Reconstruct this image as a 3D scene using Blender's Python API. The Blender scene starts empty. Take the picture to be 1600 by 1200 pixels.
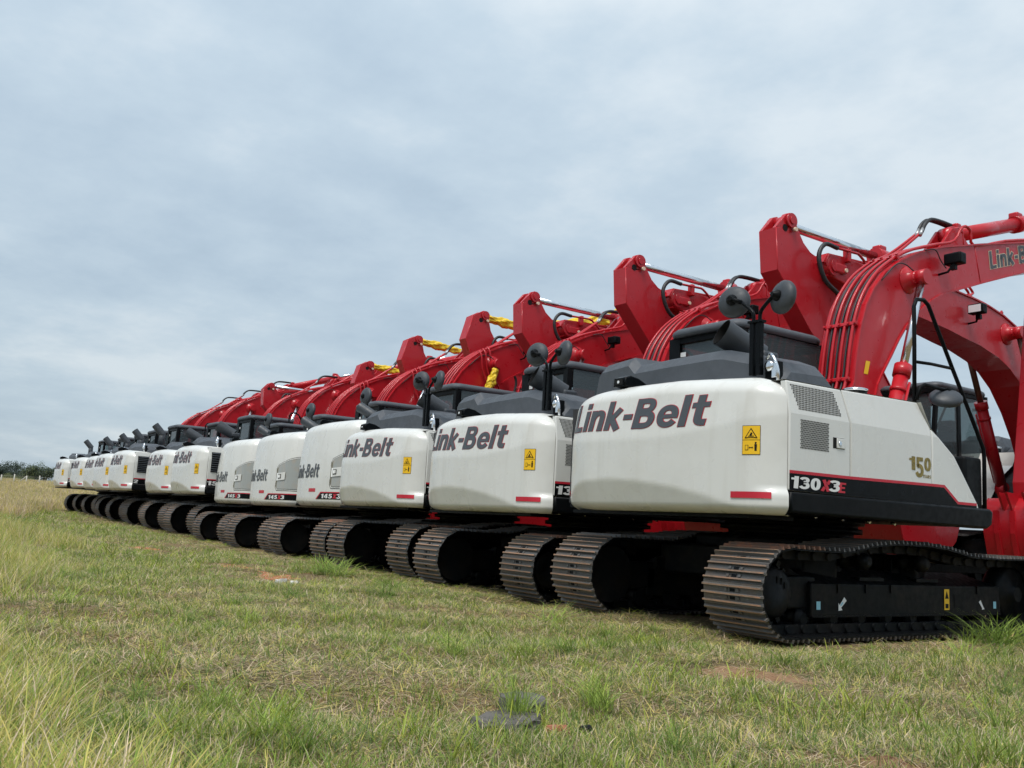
import bpy, bmesh, math, random
import numpy as np
from mathutils import Vector, Matrix
R = math.radians
random.seed(7)
rng = np.random.default_rng(11)
S = bpy.context.scene
COL = S.collection

# ------------------------------------------------------------------ camera
CAM = Vector((6.0271, -7.3529, 0.743))
c_r = Vector((0.56191335, 0.82541852, 0.0542002))
c_u = Vector((0.09415076, -0.12891606, 0.98717591))
c_f = Vector((-0.82182056, 0.54960433, 0.15015344))
cd = bpy.data.cameras.new('camera')
cd.sensor_fit = 'HORIZONTAL'; cd.sensor_width = 36.0
cd.lens = 36.0 * 1455.44 / 1600.0
cd.clip_start = 0.05; cd.clip_end = 6000
cam = bpy.data.objects.new('camera', cd); COL.objects.link(cam)
M = Matrix((( c_r.x, c_u.x, -c_f.x, CAM.x), (c_r.y, c_u.y, -c_f.y, CAM.y), (c_r.z, c_u.z, -c_f.z, CAM.z), (0, 0, 0, 1)))
cam.matrix_world = M
S.camera = cam

# ------------------------------------------------------------------ world / sun / exposure
SKY_A, SKY_B = 3.1, 8.4
SUN_EL, SUN_AZ = R(64), R(148)      # azimuth clockwise from +Y
S.view_settings.view_transform = 'Standard'; S.view_settings.look = 'None'
S.view_settings.exposure = 0.3; S.view_settings.gamma = 1.0
S.view_settings.use_curve_mapping = False
w = bpy.data.worlds.new('World'); S.world = w; w.use_nodes = True
nt = w.node_tree; nt.nodes.clear()
def N(t, **k):
    n = nt.nodes.new(t)
    for a, b in k.items(): setattr(n, a, b)
    return n
sky = N('ShaderNodeTexSky'); sky.sky_type = 'NISHITA'; sky.sun_disc = False
sky.sun_elevation = SUN_EL; sky.sun_rotation = SUN_AZ; sky.air_density = 1.2; sky.dust_density = 2.0
bg1 = N('ShaderNodeBackground'); bg1.inputs['Strength'].default_value = 0.11
nt.links.new(sky.outputs[0], bg1.inputs['Color'])
geo = N('ShaderNodeTexCoord')
sep = N('ShaderNodeSeparateXYZ'); nt.links.new(geo.outputs['Generated'], sep.inputs[0])
# cloud deck: project the direction on a plane overhead
zz = N('ShaderNodeMath', operation='MAXIMUM'); nt.links.new(sep.outputs[2], zz.inputs[0]); zz.inputs[1].default_value = 0.0
za = N('ShaderNodeMath', operation='ADD'); nt.links.new(zz.outputs[0], za.inputs[0]); za.inputs[1].default_value = 0.16
dx = N('ShaderNodeMath', operation='DIVIDE'); nt.links.new(sep.outputs[0], dx.inputs[0]); nt.links.new(za.outputs[0], dx.inputs[1])
dy = N('ShaderNodeMath', operation='DIVIDE'); nt.links.new(sep.outputs[1], dy.inputs[0]); nt.links.new(za.outputs[0], dy.inputs[1])
cb = N('ShaderNodeCombineXYZ'); nt.links.new(dx.outputs[0], cb.inputs[0]); nt.links.new(dy.outputs[0], cb.inputs[1])
def noise(scale, detail, rough, seed, dist=0.0):
    n = N('ShaderNodeTexNoise', noise_dimensions='3D'); n.inputs['Scale'].default_value = scale
    n.inputs['Detail'].default_value = detail; n.inputs['Roughness'].default_value = rough
    n.inputs['Distortion'].default_value = dist
    va = N('ShaderNodeVectorMath', operation='ADD'); va.inputs[1].default_value = (seed, seed * 1.7, seed * 0.6); nt.links.new(cb.outputs[0], va.inputs[0]); nt.links.new(va.outputs[0], n.inputs['Vector']); return n
n1 = noise(0.62, 4, 0.55, SKY_A, 0.0); n2 = noise(3.0, 5, 0.6, SKY_B, 0.0)
mixn = N('ShaderNodeMath', operation='MULTIPLY_ADD'); nt.links.new(n2.outputs[0], mixn.inputs[0]); mixn.inputs[1].default_value = 0.46; nt.links.new(n1.outputs[0], mixn.inputs[2])
cr = N('ShaderNodeValToRGB'); nt.links.new(mixn.outputs[0], cr.inputs[0])
el = cr.color_ramp.elements
el[0].position = 0.56; el[0].color = (0.315, 0.395, 0.470, 1)
el[1].position = 0.92; el[1].color = (0.53, 0.59, 0.63, 1)
e = el.new(0.67); e.color = (0.358, 0.442, 0.518, 1)
e = el.new(0.78); e.color = (0.412, 0.495, 0.562, 1)
# an even overcast deck is brighter overhead than low down
zg_ = N('ShaderNodeMapRange'); nt.links.new(sep.outputs[2], zg_.inputs[0])
zg_.inputs[1].default_value = 0.0; zg_.inputs[2].default_value = 1.0; zg_.inputs[3].default_value = 1.0; zg_.inputs[4].default_value = 1.5
bg2 = N('ShaderNodeBackground'); nt.links.new(cr.outputs[0], bg2.inputs['Color']); nt.links.new(zg_.outputs[0], bg2.inputs['Strength'])
mx = N('ShaderNodeMixShader'); mx.inputs[0].default_value = 0.88
nt.links.new(bg1.outputs[0], mx.inputs[1]); nt.links.new(bg2.outputs[0], mx.inputs[2])
wo = N('ShaderNodeOutputWorld'); nt.links.new(mx.outputs[0], wo.inputs[0])

sl = bpy.data.lights.new('sun', 'SUN'); sl.energy = 2.5; sl.angle = R(26); sl.color = (1.0, 0.965, 0.91)
so = bpy.data.objects.new('sun', sl); COL.objects.link(so)
sd = Vector((math.sin(SUN_AZ) * math.cos(SUN_EL), math.cos(SUN_AZ) * math.cos(SUN_EL), math.sin(SUN_EL)))
so.rotation_euler = sd.to_track_quat('Z', 'Y').to_euler(); so.location = (0, 0, 30)
S.cycles.max_bounces = 5; S.cycles.diffuse_bounces = 2; S.cycles.glossy_bounces = 2; S.cycles.use_adaptive_sampling = True; S.cycles.adaptive_threshold = 0.015; S.cycles.adaptive_min_samples = 8
w.cycles.sampling_method = 'MANUAL'; w.cycles.sample_map_resolution = 512
S.cycles.transmission_bounces = 5; S.cycles.transparent_max_bounces = 8
S.cycles.sample_clamp_indirect = 6
S.cycles.use_denoising = True

# ------------------------------------------------------------------ materials
MATS = {}
def mat(name, col, rough=0.5, metal=0.0, coat=0.0, dirt=None, dirt_amt=0.0, dirt_scale=3.0, var=0.04, bump=0.0, bump_scale=40.0, spec=0.5, rough_var=0.12, tint=0.0, streak=0.0):
    m = bpy.data.materials.new(name); m.use_nodes = True
    t = m.node_tree; b = t.nodes['Principled BSDF']
    b.inputs['Roughness'].default_value = rough; b.inputs['Metallic'].default_value = metal
    b.inputs['Coat Weight'].default_value = coat; b.inputs['Coat Roughness'].default_value = 0.06
    b.inputs['Specular IOR Level'].default_value = spec
    tc = t.nodes.new('ShaderNodeTexCoord')
    n = t.nodes.new('ShaderNodeTexNoise'); n.inputs['Scale'].default_value = dirt_scale; n.inputs['Detail'].default_value = 4; n.inputs['Roughness'].default_value = 0.66
    t.links.new(tc.outputs['Object'], n.inputs['Vector'])
    mixc = t.nodes.new('ShaderNodeMix'); mixc.data_type = 'RGBA'
    c2 = dirt if dirt else tuple(max(0, x * (1 - var * 3)) for x in col)
    mixc.inputs['A'].default_value = (*col, 1); mixc.inputs['B'].default_value = (*c2, 1)
    mr = t.nodes.new('ShaderNodeMapRange'); t.links.new(n.outputs[0], mr.inputs[0])
    mr.inputs[1].default_value = 0.45; mr.inputs[2].default_value = 0.78; mr.inputs[3].default_value = 0.0; mr.inputs[4].default_value = dirt_amt if dirt else 1.0
    t.links.new(mr.outputs[0], mixc.inputs['Factor'])
    if tint:
        oi = t.nodes.new('ShaderNodeObjectInfo'); mv = t.nodes.new('ShaderNodeMapRange'); t.links.new(oi.outputs['Random'], mv.inputs[0]); mv.inputs[3].default_value = 1 - tint; mv.inputs[4].default_value = 1 + tint
        hs = t.nodes.new('ShaderNodeHueSaturation'); t.links.new(mv.outputs[0], hs.inputs['Value']); t.links.new(mixc.outputs['Result'], hs.inputs['Color']); t.links.new(hs.outputs[0], b.inputs['Base Color'])
    elif streak:
        mp = t.nodes.new('ShaderNodeMapping'); mp.inputs['Scale'].default_value = (9, 9, 0.7); t.links.new(tc.outputs['Object'], mp.inputs['Vector'])
        ns = t.nodes.new('ShaderNodeTexNoise'); ns.inputs['Scale'].default_value = 1.0; ns.inputs['Detail'].default_value = 4; t.links.new(mp.outputs[0], ns.inputs['Vector'])
        mq = t.nodes.new('ShaderNodeMapRange'); t.links.new(ns.outputs[0], mq.inputs[0]); mq.inputs[1].default_value = 0.55; mq.inputs[2].default_value = 0.8; mq.inputs[4].default_value = streak
        m3 = t.nodes.new('ShaderNodeMix'); m3.data_type = 'RGBA'; t.links.new(mq.outputs[0], m3.inputs['Factor']); t.links.new(mixc.outputs['Result'], m3.inputs['A']); m3.inputs['B'].default_value = (0.40, 0.37, 0.31, 1)
        t.links.new(m3.outputs['Result'], b.inputs['Base Color'])
    else: t.links.new(mixc.outputs['Result'], b.inputs['Base Color'])
    n2 = t.nodes.new('ShaderNodeTexNoise'); n2.inputs['Scale'].default_value = dirt_scale * 4.3; n2.inputs['Detail'].default_value = 1
    t.links.new(tc.outputs['Object'], n2.inputs['Vector'])
    mr2 = t.nodes.new('ShaderNodeMapRange'); t.links.new(n2.outputs[0], mr2.inputs[0])
    mr2.inputs[1].default_value = 0.3; mr2.inputs[2].default_value = 0.7
    mr2.inputs[3].default_value = max(0.02, rough - rough_var * 0.5); mr2.inputs[4].default_value = min(1, rough + rough_var)
    t.links.new(mr2.outputs[0], b.inputs['Roughness'])
    if bump:
        n3 = t.nodes.new('ShaderNodeTexNoise'); n3.inputs['Scale'].default_value = bump_scale; n3.inputs['Detail'].default_value = 2
        t.links.new(tc.outputs['Object'], n3.inputs['Vector'])
        bp = t.nodes.new('ShaderNodeBump'); bp.inputs['Strength'].default_value = bump; bp.inputs['Distance'].default_value = 0.01
        t.links.new(n3.outputs[0], bp.inputs['Height']); t.links.new(bp.outputs[0], b.inputs['Normal'])
    MATS[name] = m; return m
mat('white_paint', (0.66, 0.655, 0.62), 0.30, coat=0.3, dirt=(0.53, 0.51, 0.46), dirt_amt=0.45, dirt_scale=1.6, bump=0.10, bump_scale=2.2, streak=0.3)
mat('white_side', (0.66, 0.655, 0.62), 0.2, coat=0.6, dirt=(0.55, 0.53, 0.49), dirt_amt=0.3, dirt_scale=1.3, bump=0.12, bump_scale=2.4, streak=0.12)
mat('red_paint', (0.46, 0.011, 0.019), 0.33, coat=0.2, spec=0.35, dirt=(0.39, 0.012, 0.018), dirt_amt=0.6, dirt_scale=2.2, bump=0.03, bump_scale=6)
mat('dark_plastic', (0.060, 0.068, 0.080), 0.55, var=0.08, bump=0.15, bump_scale=220)
mat('mirror_plastic', (0.036, 0.042, 0.050), 0.5, var=0.08, bump=0.1, bump_scale=250)
mat('black_paint', (0.004, 0.005, 0.006), 0.42, spec=0.10, dirt=(0.016, 0.014, 0.012), dirt_amt=0.25, dirt_scale=4)
mat('frame_black', (0.004, 0.005, 0.006), 0.45, spec=0.12, dirt=(0.03, 0.022, 0.017), dirt_amt=0.5, dirt_scale=5, bump=0.1)
mat('gloss_black', (0.003, 0.004, 0.005), 0.32, spec=0.10)
mat('decal_grey', (0.06, 0.068, 0.078), 0.45, var=0.03)
mat('decal_red', (0.50, 0.012, 0.03), 0.4, var=0.02)
mat('decal_white', (0.72, 0.72, 0.71), 0.4, var=0.02)
mat('decal_yellow', (0.85, 0.50, 0.008), 0.4, var=0.02)
mat('decal_dark', (0.012, 0.012, 0.012), 0.6, var=0.02, spec=0.15)
mat('decal_cream', (0.72, 0.56, 0.42), 0.5, var=0.02)
mat('decal_blue', (0.25, 0.52, 0.62), 0.45, var=0.05)
mat('decal_gold', (0.30, 0.22, 0.05), 0.35, metal=0.4, dirt=(0.05, 0.045, 0.02), dirt_amt=1.0, dirt_scale=22)
mat('chrome', (0.72, 0.74, 0.76), 0.12, metal=1.0, var=0.03)
mat('fitting', (0.42, 0.43, 0.44), 0.4, metal=0.6, var=0.05)
mat('greased_rod', (0.13, 0.085, 0.06), 0.35, metal=0.4, var=0.1)
mat('hose', (0.018, 0.018, 0.02), 0.5, bump=0.2, bump_scale=150)
mat('shoe_plate', (0.10, 0.096, 0.092), 0.5, metal=0.2, tint=0.22, dirt=(0.15, 0.105, 0.075), dirt_amt=0.9, dirt_scale=6, bump=0.35, bump_scale=60)
mat('shoe_bar', (0.22, 0.145, 0.10), 0.65, tint=0.25, dirt=(0.38, 0.18, 0.09), dirt_amt=0.9, dirt_scale=9, bump=0.4, bump_scale=70)
mat('shoe_red', (0.17, 0.10, 0.07), 0.75, dirt=(0.42, 0.14, 0.06), dirt_amt=0.9, dirt_scale=10, bump=0.5, bump_scale=70)
mat('yellow_wrap', (0.80, 0.55, 0.02), 0.5, dirt=(0.55, 0.36, 0.02), dirt_amt=0.8, dirt_scale=14, bump=0.6, bump_scale=25)
mat('stone', (0.14, 0.13, 0.12), 0.95, spec=0.05, dirt=(0.06, 0.055, 0.05), dirt_amt=1.0, dirt_scale=9, bump=0.8, bump_scale=35)
mat('red_stone', (0.36, 0.13, 0.07), 0.9, dirt=(0.2, 0.07, 0.04), dirt_amt=1.0, dirt_scale=20, bump=0.8, bump_scale=35)
mat('pale_litter', (0.6, 0.58, 0.54), 0.8, var=0.1)
mat('post_wood', (0.50, 0.48, 0.42), 0.85, var=0.1)
mat('bark', (0.10, 0.075, 0.055), 0.9, var=0.1)
mat('lens', (0.75, 0.78, 0.80), 0.15, coat=0.8, var=0.03)
mat('cab_interior', (0.03, 0.03, 0.033), 0.7)
def glass_mat():
    m = bpy.data.materials.new('cab_glass'); m.use_nodes = True
    t = m.node_tree; b = t.nodes['Principled BSDF']
    b.inputs['Base Color'].default_value = (0.10, 0.13, 0.14, 1); b.inputs['Roughness'].default_value = 0.04
    b.inputs['Coat Weight'].default_value = 0.5
    tr = t.nodes.new('ShaderNodeBsdfTransparent'); tr.inputs[0].default_value = (0.62, 0.72, 0.72, 1)
    mxs = t.nodes.new('ShaderNodeMixShader'); mxs.inputs[0].default_value = 0.5
    t.links.new(tr.outputs[0], mxs.inputs[1]); t.links.new(b.outputs[0], mxs.inputs[2])
    t.links.new(mxs.outputs[0], t.nodes['Material Output'].inputs[0]); MATS['cab_glass'] = m
glass_mat()

# ------------------------------------------------------------------ mesh helpers
class MB:
    """collects geometry, links it as one mesh object"""
    def __init__(s): s.bm = bmesh.new(); s.m = 0; s.mats = []
    def use(s, name):
        if name not in s.mats: s.mats.append(name)
        s.m = s.mats.index(name); return s
    def face(s, vs, smooth=False):
        try: f = s.bm.faces.new(vs)
        except ValueError: return None
        f.material_index = s.m; f.smooth = smooth; return f
    def box(s, c, d, rot=None, bev=0.0):
        c = Vector(c); hx, hy, hz = (x / 2 for x in d)
        P = [Vector((sx * hx, sy * hy, sz * hz)) for sx in (-1, 1) for sy in (-1, 1) for sz in (-1, 1)]
        if rot is not None: P = [rot @ p for p in P]
        v = [s.bm.verts.new(c + p) for p in P]
        fs = [s.face([v[i] for i in q]) for q in ((0, 1, 3, 2), (4, 6, 7, 5), (0, 4, 5, 1), (2, 3, 7, 6), (0, 2, 6, 4), (1, 5, 7, 3))]
        if bev > 0: s._bev(fs, bev)
        return s
    def _bev(s, fs, w, seg=2):
        es = list({e for f in fs if f for e in f.edges})
        r = bmesh.ops.bevel(s.bm, geom=es, offset=w, segments=seg, affect='EDGES', profile=0.6, clamp_overlap=True, material=-1)
        for f in r['faces']: f.material_index = s.m; f.smooth = True
    def prism(s, poly, x0, x1, bev=0.0, seg=2):
        """poly in (y,z), extruded along x"""
        a = [s.bm.verts.new((x0, y, z)) for y, z in poly]; b = [s.bm.verts.new((x1, y, z)) for y, z in poly]
        fs = [s.face(a), s.face(b[::-1])]; n = len(poly)
        for i in range(n): fs.append(s.face([a[i], b[i], b[(i + 1) % n], a[(i + 1) % n]]))
        if bev > 0:
            es = list({e for f in fs[:2] if f for e in f.edges})
            r = bmesh.ops.bevel(s.bm, geom=es, offset=bev, segments=seg, affect='EDGES', profile=0.6, clamp_overlap=True)
            for f in r['faces']: f.material_index = s.m; f.smooth = True
        return s
    def cyl(s, a, b, r, r2=None, n=16, caps=True, smooth=True):
        a, b = Vector(a), Vector(b); r2 = r if r2 is None else r2
        q = (b - a).to_track_quat('Z', 'Y')
        A = []; B = []
        for i in range(n):
            t = 2 * math.pi * i / n; o = Vector((math.cos(t), math.sin(t), 0))
            A.append(s.bm.verts.new(a + q @ (o * r))); B.append(s.bm.verts.new(b + q @ (o * r2)))
        for i in range(n): s.face([A[i], A[(i + 1) % n], B[(i + 1) % n], B[i]], smooth)
        if caps: s.face(A[::-1]); s.face(B)
        return s
    def tube(s, pts, r, n=8, rads=None, caps=True):
        pts = [Vector(p) for p in pts]; rings = []; up = None
        for i, p in enumerate(pts):
            d = (pts[min(i + 1, len(pts) - 1)] - pts[max(i - 1, 0)]).normalized()
            if up is None: up = Vector((0, 0, 1)) if abs(d.z) < 0.9 else Vector((1, 0, 0))
            sx = d.cross(up).normalized(); up = sx.cross(d).normalized()
            rr = rads[i] if rads else r
            rings.append([s.bm.verts.new(p + (sx * math.cos(t) + up * math.sin(t)) * rr) for t in (2 * math.pi * k / n for k in range(n))])
        for A, B in zip(rings, rings[1:]):
            for k in range(n): s.face([A[k], A[(k + 1) % n], B[(k + 1) % n], B[k]], True)
        if caps: s.face(rings[0][::-1]); s.face(rings[-1])
        return s
    def lathe(s, c, axis, prof, n=24):
        """prof: (dist along axis, radius)"""
        c = Vector(c); q = Vector(axis).to_track_quat('Z', 'Y'); rings = []
        for h, r in prof:
            rings.append([s.bm.verts.new(c + q @ Vector((r * math.cos(2 * math.pi * i / n), r * math.sin(2 * math.pi * i / n), h))) for i in range(n)])
        for A, B in zip(rings, rings[1:]):
            for i in range(n): s.face([A[i], A[(i + 1) % n], B[(i + 1) % n], B[i]], True)
        s.face(rings[0][::-1]); s.face(rings[-1]); return s
    def grid(s, rows, smooth=True):
        V = [[s.bm.verts.new(p) for p in r] for r in rows]
        for a, b in zip(V, V[1:]):
            for i in range(len(a) - 1): s.face([a[i], a[i + 1], b[i + 1], b[i]], smooth)
        return V
    def build(s, name, matname=None, parent=None, kind=None, label=None, fix=True):
        if fix: bmesh.ops.recalc_face_normals(s.bm, faces=s.bm.faces)
        me = bpy.data.meshes.new(name); s.bm.to_mesh(me); s.bm.free()
        for n in (s.mats or [matname]): me.materials.append(MATS[n])
        return obj(name, me, parent, kind, label)
def obj(name, me, parent=None, kind=None, label=None):
    o = bpy.data.objects.new(name, me); COL.objects.link(o)
    if parent is not None: o.parent = parent
    if kind: o['kind'] = kind
    if label: o['label'] = label
    return o
def empty(name, loc=(0, 0, 0), parent=None):
    o = bpy.data.objects.new(name, None); o.empty_display_size = 0.2; COL.objects.link(o); o.location = loc
    if parent is not None: o.parent = parent
    return o
def copy_tree(o, parent=None):
    c = o.copy(); COL.objects.link(c)
    if parent is not None: c.parent = parent
    for ch in o.children: copy_tree(ch, c)
    return c
def smooth_path(pts, n=6):
    """Catmull-Rom through points"""
    P = [Vector(p) for p in pts]; P = [P[0] * 2 - P[1]] + P + [P[-1] * 2 - P[-2]]; out = []
    for i in range(1, len(P) - 2):
        a, b, c, d = P[i - 1:i + 3]
        for k in range(n):
            t = k / n
            out.append(0.5 * ((2 * b) + (c - a) * t + (2 * a - 5 * b + 4 * c - d) * t * t + (3 * b - a - 3 * c + d) * t ** 3))
    out.append(P[-2]); return out
def interp(xs, ys): return lambda x: float(np.interp(x, xs, ys))

# lettering: every character drawn as ribbons (centre line, width) on a unit cap height
def _r(x0, z0, x1, z1): return ('q', [(x0, z0), (x1, z0), (x1, z1), (x0, z1)])
GL = {
 'L': (.50, [_r(0, 0, .19, 1), _r(.19, 0, .50, .17)]), 'i': (.18, [_r(0, 0, .18, .72), _r(0, .82, .18, 1)]),
 'n': (.50, [_r(0, 0, .18, .72), ('p', .18, [(.10, .44), (.16, .57), (.27, .635), (.36, .61), (.41, .50), (.41, 0)])]),
 'k': (.52, [_r(0, 0, .18, 1), ('p', .17, [(.10, .26), (.44, .72)]), ('p', .19, [(.20, .38), (.45, 0)])]),
 '-': (.27, [_r(0, .33, .27, .50)]),
 'B': (.62, [_r(0, 0, .19, 1), ('p', .17, [(.17, .915), (.34, .915), (.45, .87), (.48, .75), (.44, .64), (.34, .59), (.17, .59)]), ('p', .18, [(.17, .50), (.36, .50), (.49, .43), (.525, .29), (.48, .15), (.36, .09), (.17, .09)])]),
 'e': (.56, [('p', .17, [(.475, .30), (.48, .42), (.45, .54), (.38, .615), (.28, .64), (.18, .61), (.11, .52), (.085, .37), (.11, .22), (.18, .12), (.29, .08), (.40, .11), (.48, .20)]), _r(.17, .30, .40, .42)]),
 'l': (.19, [_r(0, 0, .19, 1)]),
 't': (.44, [('p', .19, [(.20, .95), (.20, .28), (.225, .15), (.29, .095), (.42, .085)]), _r(0, .57, .105, .72), _r(.295, .57, .43, .72)]),
 '1': (.42, [_r(.16, 0, .40, 1), _r(0, .70, .16, .86)]),
 '3': (.54, [('p', .19, [(.06, .78), (.13, .875), (.27, .905), (.39, .86), (.42, .75), (.38, .63), (.22, .565)]), ('p', .20, [(.22, .50), (.38, .47), (.44, .32), (.41, .17), (.28, .095), (.14, .12), (.05, .23)])]),
 '0': (.56, [('p', .21, [(.28, .90), (.40, .82), (.445, .62), (.45, .5), (.445, .38), (.40, .18), (.28, .10), (.16, .18), (.115, .38), (.11, .5), (.115, .62), (.16, .82), (.28, .90)])]),
 '5': (.54, [_r(.05, .80, .50, 1), _r(.05, .50, .23, .80), ('p', .20, [(.10, .52), (.27, .57), (.41, .48), (.44, .32), (.40, .17), (.27, .095), (.13, .12), (.04, .24)])]),
 '4': (.58, [_r(.30, 0, .50, 1), ('p', .16, [(.30, .90), (.08, .36)]), _r(.0, .20, .30, .36), _r(.50, .20, .58, .36)]),
 '2': (.54, [('p', .20, [(.06, .70), (.13, .86), (.27, .905), (.41, .85), (.44, .71), (.38, .54), (.13, .22)]), _r(.02, 0, .52, .19)]),
 'X': (.56, [('p', .21, [(.08, 1), (.48, 0)]), ('p', .21, [(.48, 1), (.34, .62)]), ('p', .21, [(.22, .38), (.08, 0)])]),
 'E': (.46, [_r(0, 0, .2, 1), _r(.2, .82, .46, 1), _r(.2, .41, .42, .59), _r(.2, 0, .46, .18)]),
 'Y': (.5, [('p', .17, [(.08, 1), (.25, .5)]), ('p', .17, [(.42, 1), (.27, .56)]), _r(.165, 0, .335, .46)]),
 'A': (.54, [('p', .17, [(.08, 0), (.27, 1)]), ('p', .17, [(.46, 0), (.29, .92)]), _r(.2, .22, .34, .36)]),
 'R': (.52, [_r(0, 0, .18, 1), ('p', .16, [(.18, .92), (.34, .92), (.43, .84), (.43, .64), (.34, .54), (.18, .54)]), ('p', .18, [(.25, .46), (.44, 0)])]),
 'S': (.5, [('p', .18, [(.44, .76), (.36, .89), (.22, .91), (.10, .82), (.11, .66), (.25, .54), (.38, .42), (.41, .25), (.33, .11), (.19, .085), (.06, .2)])]),
}
def glyph_quads(ch, grow=0.0):
    out = []
    for g in GL[ch][1]:
        if g[0] == 'q':
            (x0, z0), _, (x1, z1), _ = g[1]; out.append([[(x0 - grow, z0 - grow), (x0 - grow, z1 + grow)], [(x1 + grow, z0 - grow), (x1 + grow, z1 + grow)]])
        else:
            w, P = g[1] / 2 + grow, [Vector(p) for p in g[2]]; closed = (P[0] - P[-1]).length < 1e-6
            if not closed and grow:
                P = [P[0] + (P[0] - P[1]).normalized() * grow] + P[1:-1] + [P[-1] + (P[-1] - P[-2]).normalized() * grow]
            D = [P[0]]
            if len(P) > 2:                       # round the bends
                Q = ([P[-2]] if closed else [P[0] * 2 - P[1]]) + P + ([P[1]] if closed else [P[-1] * 2 - P[-2]]); D = []
                for i in range(1, len(Q) - 2):
                    a, b_, c_, d_ = Q[i - 1:i + 3]
                    for k in range(3):
                        t = k / 3; D.append(0.5 * ((2 * b_) + (c_ - a) * t + (2 * a - 5 * b_ + 4 * c_ - d_) * t * t + (3 * b_ - a - 3 * c_ + d_) * t ** 3))
                D.append(P[-1])
            else: D = P
            s = []
            for i, q in enumerate(D):
                if closed: a, c_ = D[i - 1 if i else -2], D[i + 1 if i < len(D) - 1 else 1]
                else: a, c_ = D[max(i - 1, 0)], D[min(i + 1, len(D) - 1)]
                t = (c_ - a).normalized(); n = Vector((-t.y, t.x)) * w; s.append([tuple(q - n), tuple(q + n)])
            out.append(s)
    return out
def place_text(mb, body, box, fn, shear=0.0, gap=0.10, grow=0.0, step=0.25):
    """fills box (u0,u1,v0,v1) with the characters; fn(u,v) gives the point"""
    tot = sum(GL[c][0] for c in body) + gap * (len(body) - 1) + shear; u0, u1, v0, v1 = box; x = 0.0; lift = 0
    for ch in body:
        for strip in glyph_quads(ch, grow):
            fine = []
            for a, c_ in zip(strip, strip[1:]):    # short pieces follow a curved panel
                n = max(1, int(math.hypot(c_[0][0] - a[0][0], c_[0][1] - a[0][1]) / step + 0.999))
                for k in range(n): fine.append([tuple(p + (q - p) * k / n for p, q in zip(a[e], c_[e])) for e in (0, 1)])
            fine.append(strip[-1])
            rows = []
            for e in fine:
                n = 4 if abs(e[0][1] - e[1][1]) > 0.5 else 1
                rows.append([fn(u0 + (x + px + pz * shear) / tot * (u1 - u0), v0 + pz * (v1 - v0)) for px, pz in ((e[0][0] + (e[1][0] - e[0][0]) * k / n, e[0][1] + (e[1][1] - e[0][1]) * k / n) for k in range(n + 1))])
            mb.grid(rows, smooth=False)
        x += GL[ch][0] + gap

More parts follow.
